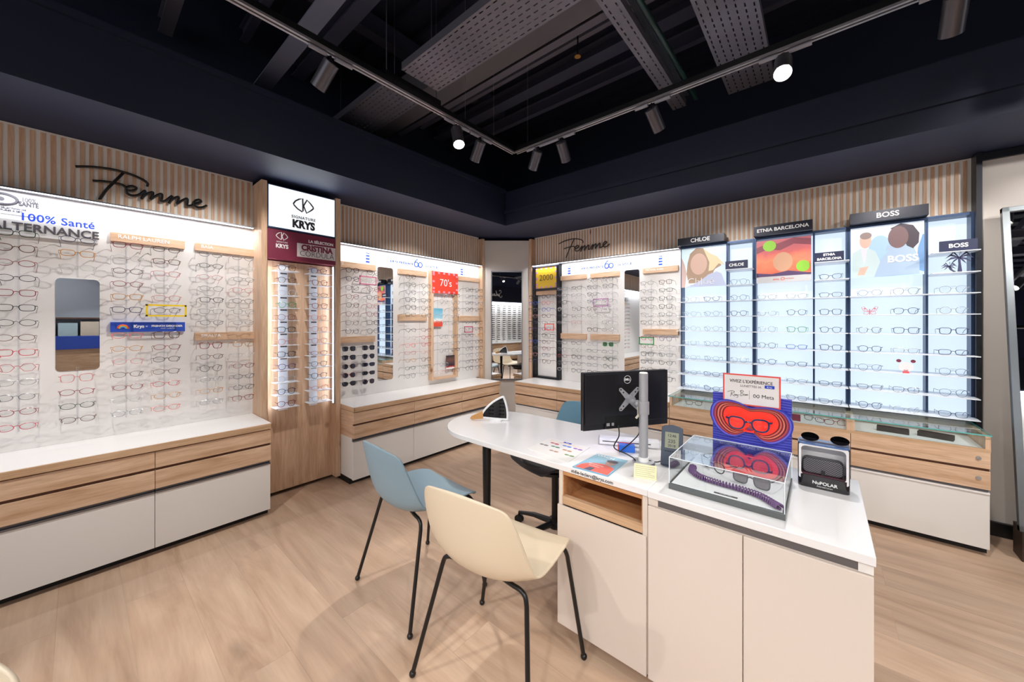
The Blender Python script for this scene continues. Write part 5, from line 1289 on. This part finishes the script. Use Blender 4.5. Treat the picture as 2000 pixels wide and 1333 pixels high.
t2 = thing('glasses_case', (.004, 1.785, DZ+.048), 'black woven glasses case standing inside the display box', 'case')
def weave():
    m = bpy.data.materials.new('woven_black'); m.use_nodes = True; nt = m.node_tree; b = nt.nodes['Principled BSDF']
    c = nt.nodes.new('ShaderNodeTexChecker'); c.inputs['Scale'].default_value = 260; c.inputs['Color1'].default_value = (.012, .012, .016, 1); c.inputs['Color2'].default_value = (.16, .15, .17, 1)
    tc = nt.nodes.new('ShaderNodeTexCoord'); nt.links.new(tc.outputs['Object'], c.inputs['Vector']); nt.links.new(c.outputs['Color'], b.inputs['Base Color']); b.inputs['Roughness'].default_value = .4; return m
mb = MB(); P = rr(-.056, .060, DZ+.0485, DZ+.104, .016); mb.prism(P, -1.800, -1.762, MXZ); part('shell', mb, weave(), t2, smooth=True, bevel=.004)
part('clasp', MB().box(-.002, .009, 1.758, 1.763, DZ+.048, DZ+.064), BLACK, t2)
t2 = thing('clip_on_lenses', (.004, 1.775, zt+.006), 'pair of blue mirrored round lenses standing on the display box', 'lenses')
part('holder_bar', MB().box(-.066, .074, 1.768, 1.776, zt+.006, zt+.010), mat('holder_dark', (96, 92, 100), .3), t2, bevel=.001)
for x in (-.034, .050):
    mb = MB(); mb.prism(ell(0, 0, .0265, .0175, 28), -.001, .001, Matrix.Translation((x, 1.778, zt+.0225)) @ Matrix.Rotation(R(48), 4, 'X')); part('lens', mb, mat('blue_mirror_lens', (30, 104, 146), .10, metal=.15, coat=.6), t2, smooth=True)

# ================================================================== CHAIRS
def shell_mesh(back_h=.345, wid=.225):
    prof = [(.232, .440), (.205, .463), (.12, .467), (.02, .452), (-.08, .441), (-.158, .456), (-.203, .508), (-.222, .58), (-.236, .66), (-.247, .74), (-.250, .775)]
    hw = [.172, .208, .226, .232, .234, .234, .230, .222, .210, .190, .158]
    curl = [.004, .012, .028, .040, .052, .064, .068, .058, .044, .030, .022]
    N = 12; mb = MB(); vs = []
    for i, (y, z) in enumerate(prof):
        a = Vector(prof[max(i-1, 0)]); b_ = Vector(prof[min(i+1, len(prof)-1)]); d = (b_-a).normalized(); nrm = Vector((-d.y, d.x)) * -1
        nrm = Vector((-d.y, d.x))
        if i < 5: nrm = Vector((0, 1)) if nrm.y < 0 else nrm
        nn = Vector((d.y, -d.x))
        if nn.y < 0 and i < 6: nn = -nn
        if i >= 5 and nn.x < 0: nn = -nn
        for j in range(N+1):
            t_ = -1+2*j/N; k = abs(t_)**2.2*curl[i]; yy = y+nn.x*k; zz = z+nn.y*k
            if i == 0: yy -= .018*t_*t_
            if i == len(prof)-1: zz -= .020*t_*t_
            vs.append((t_*hw[i], yy, zz))
    fs = [(i*(N+1)+j, i*(N+1)+j+1, (i+1)*(N+1)+j+1, (i+1)*(N+1)+j) for i in range(len(prof)-1) for j in range(N)]
    mb.add(vs, fs); return mb
def shell(parent, m, name='seat_shell', mb=None):
    o = part(name, mb or shell_mesh(), m, parent, world=False, smooth=True)
    s = o.modifiers.new('sub', 'SUBSURF'); s.levels = 2; s.render_levels = 2
    s = o.modifiers.new('thick', 'SOLIDIFY'); s.thickness = .007; s.offset = 0
    return o
def side_chair(loc, rz, m, label):
    t = thing('side_chair', loc, label, 'chair', None, rz)
    shell(t, m)
    fr = MB(); fr.box(-.09, .09, -.10, .14, .434, .446)
    part('underframe', fr, BLACK, t, world=False)
    for sx in (-1, 1):
        for sy, yf, yt in ((1, .212, .185), (-1, -.215, -.115)):
            mb = MB(); P = [(sx*.05, yt*.8, .438), (sx*.125, yt*.96, .441), (sx*.162, yt, .440), (sx*.184, yt*1.02, .427), (sx*.193, yt*1.06, .400), (sx*.2565, yf, .016)]
            mb.tube(smoothpts(P[:5], 4)+[Vector(P[5])], .0085, n=10); l = part('leg', mb, BLACK, t, world=False, smooth=True)
            part('glide', MB().sphere((sx*.2575, yf, .013), .013), BLACK, l, world=False, smooth=True)
    return t
CHB = mat('grey_blue_shell', (134, 160, 174), .42); CHC = mat('cream_shell', (226, 210, 184), .42)
side_chair((-1.583, 1.144, 0), R(-3.5), CHB, 'grey blue shell chair with black legs by the table tip')
side_chair((-.958, 1.066, 0), R(6.7), CHC, 'cream shell chair with black legs in front of the desk')
side_chair((-1.016, -.347, 0), R(220.5), CHC, 'cream shell chair at the bottom left corner, only its edge visible')
t = thing('swivel_chair', (-1.272, 1.925, 0), 'blue swivel chair on a black star base behind the desk', 'chair', None, R(161))
mb = shell_mesh(); mb.v = [(x, y, z+.045) for x, y, z in mb.v]; mb.mi = [1 if i < 5*12 else 0 for i in range(len(mb.f))]
shell(t, [mat('steel_blue_shell', (96, 138, 158), .42), mat('charcoal_seat', (40, 44, 52), .35)], mb=mb)
mb = MB(); mb.prism(ell(0, .02, .200, .195, 28), .489, .515); part('seat_pad', mb, mat('charcoal_pad', (44, 48, 56), .45), t, world=False, smooth=True, bevel=.006)
mb = MB(); mb.prism(ell(0, .015, .17, .17, 24), .452, .468); mb.cyl((0, 0, .12), (0, 0, .455), .022, n=16); mb.cyl((0, 0, .07), (0, 0, .13), .035, n=16); part('column', mb, BLACK, t, world=False, smooth=True)
for k in range(5):
    a = R(72*k+20); c, s_ = math.cos(a), math.sin(a)
    mb = MB(); mb.tube([(c*.03, s_*.03, .10), (c*.16, s_*.16, .095), (c*.285, s_*.285, .07)], [.020, .016, .011], n=8); l = part('base_arm', mb, BLACK, t, world=False, smooth=True)
    mb = MB(); w_ = Vector((-s_, c, 0))*.012; p = Vector((c*.285, s_*.285, .028)); mb.cyl(p-w_*1.4, p-w_*.3, .027, n=18); mb.cyl(p+w_*.3, p+w_*1.4, .027, n=18); mb.cyl(p, p+Vector((0, 0, .045)), .007, n=8)
    part('caster', mb, BLACK, l, world=False, smooth=True)

# ================================================================== RIGHT HAND LEANING MIRROR
tilt = math.atan2(.30, 2.0)
t = thing('leaning_mirror', (1.35, 3.45, .10), 'very large steel framed mirror leaning on the beige wall at the right edge', 'mirror')
MLn = Matrix.Translation((.842, 3.40, .182)) @ Matrix.Rotation(-R(8.1), 4, 'X')
Hm = 1.885; Wm = 1.1
part('mirror_glass', MB().box(.03, Wm-.03, -.003, .003, .03, Hm-.03, MLn), MIRROR, t)
mb = MB().box(0, .03, -.015, .02, 0, Hm, MLn).box(Wm-.03, Wm, -.015, .02, 0, Hm, MLn).box(0, Wm, -.015, .02, 0, .03, MLn).box(0, Wm, -.015, .02, Hm-.03, Hm, MLn)
part('frame', mb, mat('brushed_steel_frame', (128, 134, 138), .3, metal=.7), t, bevel=.002)
t = thing('plinth_block', (1.45, 3.5, 0), 'dark brown low block under the leaning mirror at the right edge', 'plinth')
part('block', MB().box(.862, 2.1, 3.43, 3.56, 0, .178), mat('dark_brown_block', (62, 44, 34), .5), t)

# ================================================================== CEILING SERVICES
def spot(x, y, z, aim, label, dirax='Y', on=True, watt=60, lens=LAMPD, ang=62, grp='cylinder spotlights on the ceiling tracks'):
    t = thing('track_spotlight', (x, y, z), label, 'spotlight', grp)
    d = Vector((0, 1, 0)) if dirax == 'Y' else Vector((1, 0, 0)); o = Vector((x, y, z))
    mb = MB()
    for s in (-1, 1):
        a = o+d*(.022*s)+Vector((0, 0, -.012)); b_ = o+d*(.115*s if s > 0 else -.105)+Vector((0, 0, -.012)); mb.cyl(a, b_, .011, n=10)
    part('track_adapter', mb, mat('adapter_grey', (150, 148, 158), .4), t, smooth=True)
    aim = Vector(aim); piv = o+Vector((0, 0, -.055)); v = (aim-piv).normalized()
    part('stem', MB().cyl(o+Vector((0, 0, -.01)), piv, .006, n=8), BLACK, t, smooth=True)
    c0 = piv-v*.01; c1 = piv+v*.135
    mb = MB(); mb.cyl(c0, c1, .039, n=28, caps=False); mb.cyl(c0-v*.0005, c0, .039, n=28); mb.cyl(c1, c1-v*.03, .037, .030, n=28, caps=False)
    part('cylinder_body', mb, mat('anthracite_cylinder', (92, 90, 96), .32, metal=.6), t, smooth=True)
    part('lamp_lens', MB().cyl(c1-v*.028, c1-v*.022, .031, n=24), lens, t, smooth=True)
    if on: light('SPOT', 'spot', tuple(c1-v*.015), watt, t, (1, .955, .915), aim=tuple(aim), size=.03, angle=ang, blend=.45)
    return t
ZT_ = 2.75
def rail(p0, p1, label, hangers=()):
    p0 = Vector(p0); p1 = Vector(p1); t = thing('lighting_track', tuple((p0+p1)/2), label, 'lighting track')
    d = (p1-p0).normalized(); s = Vector((-d.y, d.x, 0))
    def bx(mb, w0, w1, z0, z1):
        mb.add([p0+s*w0+Vector((0, 0, z0)), p1+s*w0+Vector((0, 0, z0)), p1+s*w1+Vector((0, 0, z0)), p0+s*w1+Vector((0, 0, z0)),
                p0+s*w0+Vector((0, 0, z1)), p1+s*w0+Vector((0, 0, z1)), p1+s*w1+Vector((0, 0, z1)), p0+s*w1+Vector((0, 0, z1))], [(3, 2, 1, 0), (4, 5, 6, 7), (0, 1, 5, 4), (1, 2, 6, 5), (2, 3, 7, 6), (3, 0, 4, 7)])
    mb = MB(); bx(mb, -.019, .019, .012, .045); part('rail_body', mb, BLACK, t)
    mb = MB(); bx(mb, -.019, -.006, 0, .012); bx(mb, .006, .019, 0, .012); part('rail_lip', mb, mat('rail_lip', (150, 146, 150), .35, metal=.5), t)
    for h in hangers:
        q = p0+d*h; part('suspension_wire', MB().cyl(q+Vector((0, 0, .04)), q+Vector((0, 0, 1.1)), .0012, n=5), CHROME, t)
    return t
rail((-1.96, -2.2, ZT_), (-1.96, 2.345, ZT_), 'ceiling light track running parallel to the left wall', (1.2, 2.4, 4.0, 4.3))
rail((-1.94, 2.352, ZT_), (3.6, 2.352, ZT_), 'ceiling light track running parallel to the back wall', (.12, 2.2, 4.2))
rail((-1.9, -1.6, ZT_), (3.6, -1.6, ZT_), 'unseen ceiling light track added behind the viewpoint', (1.0, 3.0))  # this track and the next are added to carry fill spots
rail((1.7, -1.6, ZT_), (1.7, 2.3, ZT_), 'unseen ceiling light track added right of the viewpoint', (1.0, 3.0))
rail((4.1, -1.6, ZT_), (4.1, 2.3, ZT_), 'unseen ceiling light track added in front of the blue fronted counter', (1.0, 3.0))  # added to hold the spots that brighten the far wall
SPL = [(-1.96, .854, (-3.3, .45, 1.3), 'Y', 'cylinder spotlight left of the perforated tray, nearest the top left'),
       (-1.96, 1.72, (-1.05, 1.3, .5), 'Y', 'lit spotlight tilted toward the camera near the track corner'),
       (-1.96, 1.956, (-3.3, 2.3, 1.2), 'Y', 'unlit looking spotlight just right of the tilted lit one'),
       (-1.72, 2.352, (-3.3, 3.2, .9), 'X', 'tilted spotlight first on the right of the track corner'),
       (-1.50, 2.352, (-1.7, 3.8, 1.2), 'X', 'upright spotlight second on the right of the track corner'),
       (-.827, 2.352, (-.5, 3.8, 1.2), 'X', 'spotlight beside the narrow cable tray over the back wall track'),
       (-.152, 2.352, (-.10, .9, .9), 'X', 'glaring lit spotlight facing the camera, upper right'),
       (.427, 2.352, (.45, 3.8, 1.2), 'X', 'large spotlight cut by the top edge, upper right')]
for i, (x, y, aim, ax, lab) in enumerate(SPL):
    spot(x, y, ZT_, aim, lab, ax, True, 55, LAMPF if i in (1, 6) else LAMPD)
for x, y, aim, ax in ((-1.96, -.1, (-2.9, -.2, 0), 'Y'), (-1.96, -.9, (-1.2, .4, 0), 'Y'), (-.9, -1.6, (-1.2, .9, .4), 'X'), (.3, -1.6, (-.5, 1.1, .6), 'X'), (1.2, -1.6, (.4, .9, 0), 'X'), (1.9, -1.6, (1.6, -2.9, .8), 'X'), (2.6, -1.6, (2.9, -2.9, .8), 'X'),
                      (1.7, -.7, (.3, .6, .1), 'Y'), (1.7, .6, (.2, 1.6, .5), 'Y'), (1.7, 1.5, (1.0, 3.7, 1.7), 'Y'), (1.2, 2.352, (.9, 2.6, 0), 'X'), (1.75, 2.352, (1.3, 3.7, 1.5), 'X'), (4.1, -.6, (6.0, -.3, 1.5), 'Y'), (4.1, .5, (5.3, .3, .9), 'Y'), (4.1, 1.3, (3.2, .6, 0), 'Y')):
    spot(x, y, ZT_, aim, 'unseen ceiling spotlight giving fill light, behind or beside the viewpoint', ax, True, 60, grp='spotlights on the tracks outside the picture')  # unseen spots: first one behind the top left glow, the rest added for brightness

def tray(axis, c0, c1, a0, a1, z, label, pitch=.05, slot=(.028, .007), rows=7, depth=.05):
    """perforated tray: real slots cut as gaps between strips"""
    t = thing('cable_tray', ((a0+a1)/2, (c0+c1)/2, z) if axis == 'X' else ((c0+c1)/2, (a0+a1)/2, z), label, 'cable tray')
    mb = MB(); W = c1-c0; rw = W/rows
    def bx(u0, u1, v0, v1, z0, z1):
        if axis == 'X': mb.box(u0, u1, v0, v1, z0, z1)
        else: mb.box(v0, v1, u0, u1, z0, z1)
    for r in range(rows):
        v0 = c0+r*rw; vm0 = v0+rw/2-slot[1]/2; vm1 = vm0+slot[1]
        bx(a0, a1, v0, vm0, z, z+.0015); bx(a0, a1, vm1, v0+rw, z, z+.0015)
        n = int((a1-a0)/pitch); off = (pitch/2 if r % 2 else 0)
        for i in range(n+1):
            u0 = a0+i*pitch+off-pitch+slot[0]; u1 = u0+pitch-slot[0]
            u0 = max(u0, a0); u1 = min(u1, a1)
            if u1 > u0: bx(u0, u1, vm0, vm1, z, z+.0015)
    part('perforated_bottom', mb, GALV, t); mb = MB()
    if axis == 'X': mb.box(a0, a1, c0-.0015, c0, z, z+depth).box(a0, a1, c1, c1+.0015, z, z+depth)
    else: mb.box(c0-.0015, c0, a0, a1, z, z+depth).box(c1, c1+.0015, a0, a1, z, z+depth)
    part('side_flange', mb, GALV, t)
    for a in (a0+.12, a1-.12):
        p_ = (a, (c0+c1)/2) if axis == 'X' else ((c0+c1)/2, a)
        part('threaded_rod', MB().cyl((*p_, z), (*p_, 3.86), .003, n=6), STEEL, t)
    return t
tray('X', 1.37, 1.665, -2.10, -.92, 3.0, 'wide perforated cable tray crossing the ceiling, upper centre', rows=8)
tray('X', 1.37, 1.665, -3.4, -2.30, 3.0, 'dim perforated cable tray left of the spotlight track', rows=8)
tray('Y', -.900, -.805, .2, 3.05, 3.03, 'narrow perforated cable tray with a dark green pipe beside it', rows=2)
tray('Y', -.515, -.248, -.2, 3.05, 3.0, 'pale perforated cable tray near the glaring spotlight', rows=7)
t = thing('tray_bracket', (-2.2, 1.52, 2.98), 'black slotted bracket hanging on rods under the wide cable tray', 'bracket')
mb = MB().box(-2.225, -2.17, 1.30, 1.75, 2.965, 2.97).box(-2.225, -2.22, 1.30, 1.75, 2.97, 3.0).box(-2.175, -2.17, 1.30, 1.75, 2.97, 3.0); part('channel', mb, BLACK, t)
for y in (1.32, 1.73): part('threaded_rod', MB().cyl((-2.2, y, 2.96), (-2.2, y, 3.88), .004, n=6), STEEL, t)
single('air_duct', MB().box(-3.4, .6, 1.70, 1.92, 3.12, 3.34), mat('mid_grey_duct', (86, 82, 88), .5), 'flat grey duct running beside the wide perforated tray', 'duct')
single('green_pipe', MB().tube(smoothpts([(-.74, -.2, 3.10), (-.745, .9, 3.10), (-.75, 1.6, 3.08), (-.73, 2.3, 3.05), (-.72, 3.0, 3.03)], 6), .016, n=10), mat('dark_green_pipe', (24, 52, 48), .35), 'dark green pipe running beside the narrow cable tray', 'pipe', smooth=True)
for x, y0, lab in ((-.79, 1.0, 'thin bundle of wires above the narrow cable tray'),):
    mb = MB()
    for k in range(7): mb.tube(smoothpts([(x+.008*k-.02, .0, 3.11+.004*(k % 3)), (x+.006*k-.01, 1.2, 3.09+.006*(k % 2)), (x+.007*k-.015, 2.0, 3.10), (x+.006*k-.02, 3.0, 3.08)], 5), .003, n=5)
    single('wire_bundle', mb, mat('grey_wires', (70, 76, 88), .5), lab, 'wires')
BM = [(.35, .07, 3.30), (.80, .05, 3.5), (1.16, .10, 3.42), (2.02, .035, 3.25), (2.16, .06, 3.32), (2.45, .04, 3.5), (2.62, .12, 3.45), (2.90, .05, 3.4), (-.4, .08, 3.4), (-1.2, .08, 3.4)]
for i, (y, w_, z) in enumerate(BM):
    mb = MB().box(-3.4, 6.5, y, y+w_, z, z+.008).box(-3.4, 6.5, y+w_/2-.004, y+w_/2+.004, z+.008, z+.10).box(-3.4, 6.5, y, y+w_, z+.10, z+.108)
    o = single('steel_beam', mb, mat('beam_grey', (104, 100, 112), .5) if w_ in (.06, .07, .04) else STEEL, 'painted steel joist crossing the dark ceiling parallel to the back wall', 'beam', 'ceiling joists')
for x, w_ in ((-2.75, .09), (.55, .12), (1.9, .1)):
    single('steel_beam', MB().box(x, x+w_, -2.2, 3.08, 3.60, 3.61).box(x+w_/2-.005, x+w_/2+.005, -2.2, 3.08, 3.61, 3.78), STEEL, 'deep steel girder crossing above the joists toward the back wall', 'beam', 'ceiling girders')
single('ceiling_bar', MB().box(-3.3, -1.2, .80, .90, 3.02, 3.03), mat('pale_bar', (92, 96, 116), .5), 'pale flat bar crossing the ceiling left of the wide perforated tray', 'bar')
mb = MB().cyl((.12, 2.05, 2.62+.2), (.12, 2.05, 3.9), .02, n=12); single('drop_pipe', mb, SILVER, 'thin upright pipe dropping from the ceiling near the glaring spotlight', 'pipe', smooth=True)
t = thing('sprinkler_head', (-1.42, 1.98, 3.2), 'small brass sprinkler head on the dark ceiling', 'sprinkler'); part('cap', MB().cyl((-1.3, 2.25, 3.20), (-1.3, 2.25, 3.205), .022, n=14), mat('brass_cap', (170, 120, 60), .4, metal=.6), t); part('body', MB().cyl((-1.3, 2.25, 3.205), (-1.3, 2.25, 3.5), .006, n=8), BLACK, t)

# ================================================================== PARTS OF THE SHOP ONLY THE MIRRORS SHOW
t = thing('sunglasses_wall', (2.2, -2.98, .64), 'rear display wall of dark sunglasses, seen in the corner mirror', 'display wall')
part('panel', MB().box(.7, 4.3, -3.0, -2.96, .64, 2.05), PANEL, t)
part('led_line', MB().box(.7, 4.3, -2.96, -2.95, 2.05, 2.06), LEDM, t)
mb = MB()
for i in range(14):
    for j in range(17):
        x = .85+i*.25; z = 1.92-.0735*j
        for s in (-1, 1): mb.prism(ell(x+s*.034, z, .028, .017, 8), 2.86, 2.875, MXZ)
        mb.box(x-.01, x+.01, -2.873, -2.868, z, z+.004); mb.box(x-.065, x-.062, -2.96, -2.87, z+.004, z+.008); mb.box(x+.062, x+.065, -2.96, -2.87, z+.004, z+.008)
o = part('sunglasses_rows', mb, FM['black'], None); tag(o, 'rows of dark sunglasses on the rear wall reflected in the corner mirror', 'sunglasses', None, 'stuff')
t = thing('rear_bulkhead', (2.5, -2.9, 2.1), 'dark blue panel with white script over the rear sunglasses wall', 'sign panel')
part('panel', MB().box(.7, 4.3, -2.998, -2.94, 2.08, 2.62), NAVY, t)
o = script_word('S', 'C', (2.3, -2.93, 2.2), .17, PRINTW, 'white script word on the dark blue panel of the rear wall', .010)
light('AREA', 'strip', (2.5, -2.90, 2.03), 30, None, (.9, .93, 1), size=3.4, size_y=.03)
t = thing('low_cabinet', (2.5, -2.75, 0), 'white topped low cabinet under the rear sunglasses wall', 'cabinet'); part('body', MB().box(.7, 4.3, -2.95, -2.55, .05, .61), OAKH, t); part('top', MB().box(.7, 4.3, -2.95, -2.53, .61, .645), WHITE, t)
t = thing('service_counter', (5.2, -.2, 0), 'service counter with cobalt blue front, reflected in the short mirror', 'counter')
part('body', MB().box(4.9, 5.4, -1.6, 1.4, 0, .80), OAKH, t); part('blue_front', MB().box(4.86, 5.4, -1.6, 1.4, .80, 1.06), MATS['cobalt_block'], t)
t = thing('storage_shelf', (5.8, -.2, 0), 'brown storage shelf full of cartons behind the blue counter', 'shelf')
for z in (1.42, 1.02): part('board', MB().box(5.6, 6.0, -1.6, 1.4, z, z+.03), mat('brown_shelf', (80, 54, 42), .5), t)
for k in range(9):
    y = -1.5+k*.31; c = [(206, 200, 190), (150, 170, 176), (190, 178, 160)][k % 3]
    single('carton', MB().box(5.62, 5.9, y, y+.27, 1.051, 1.30+.03*(k % 3)), mat('carton_%d' % (k % 3), c, .6), 'cardboard carton on the storage shelf behind the blue counter', 'carton', 'cartons on the storage shelf')
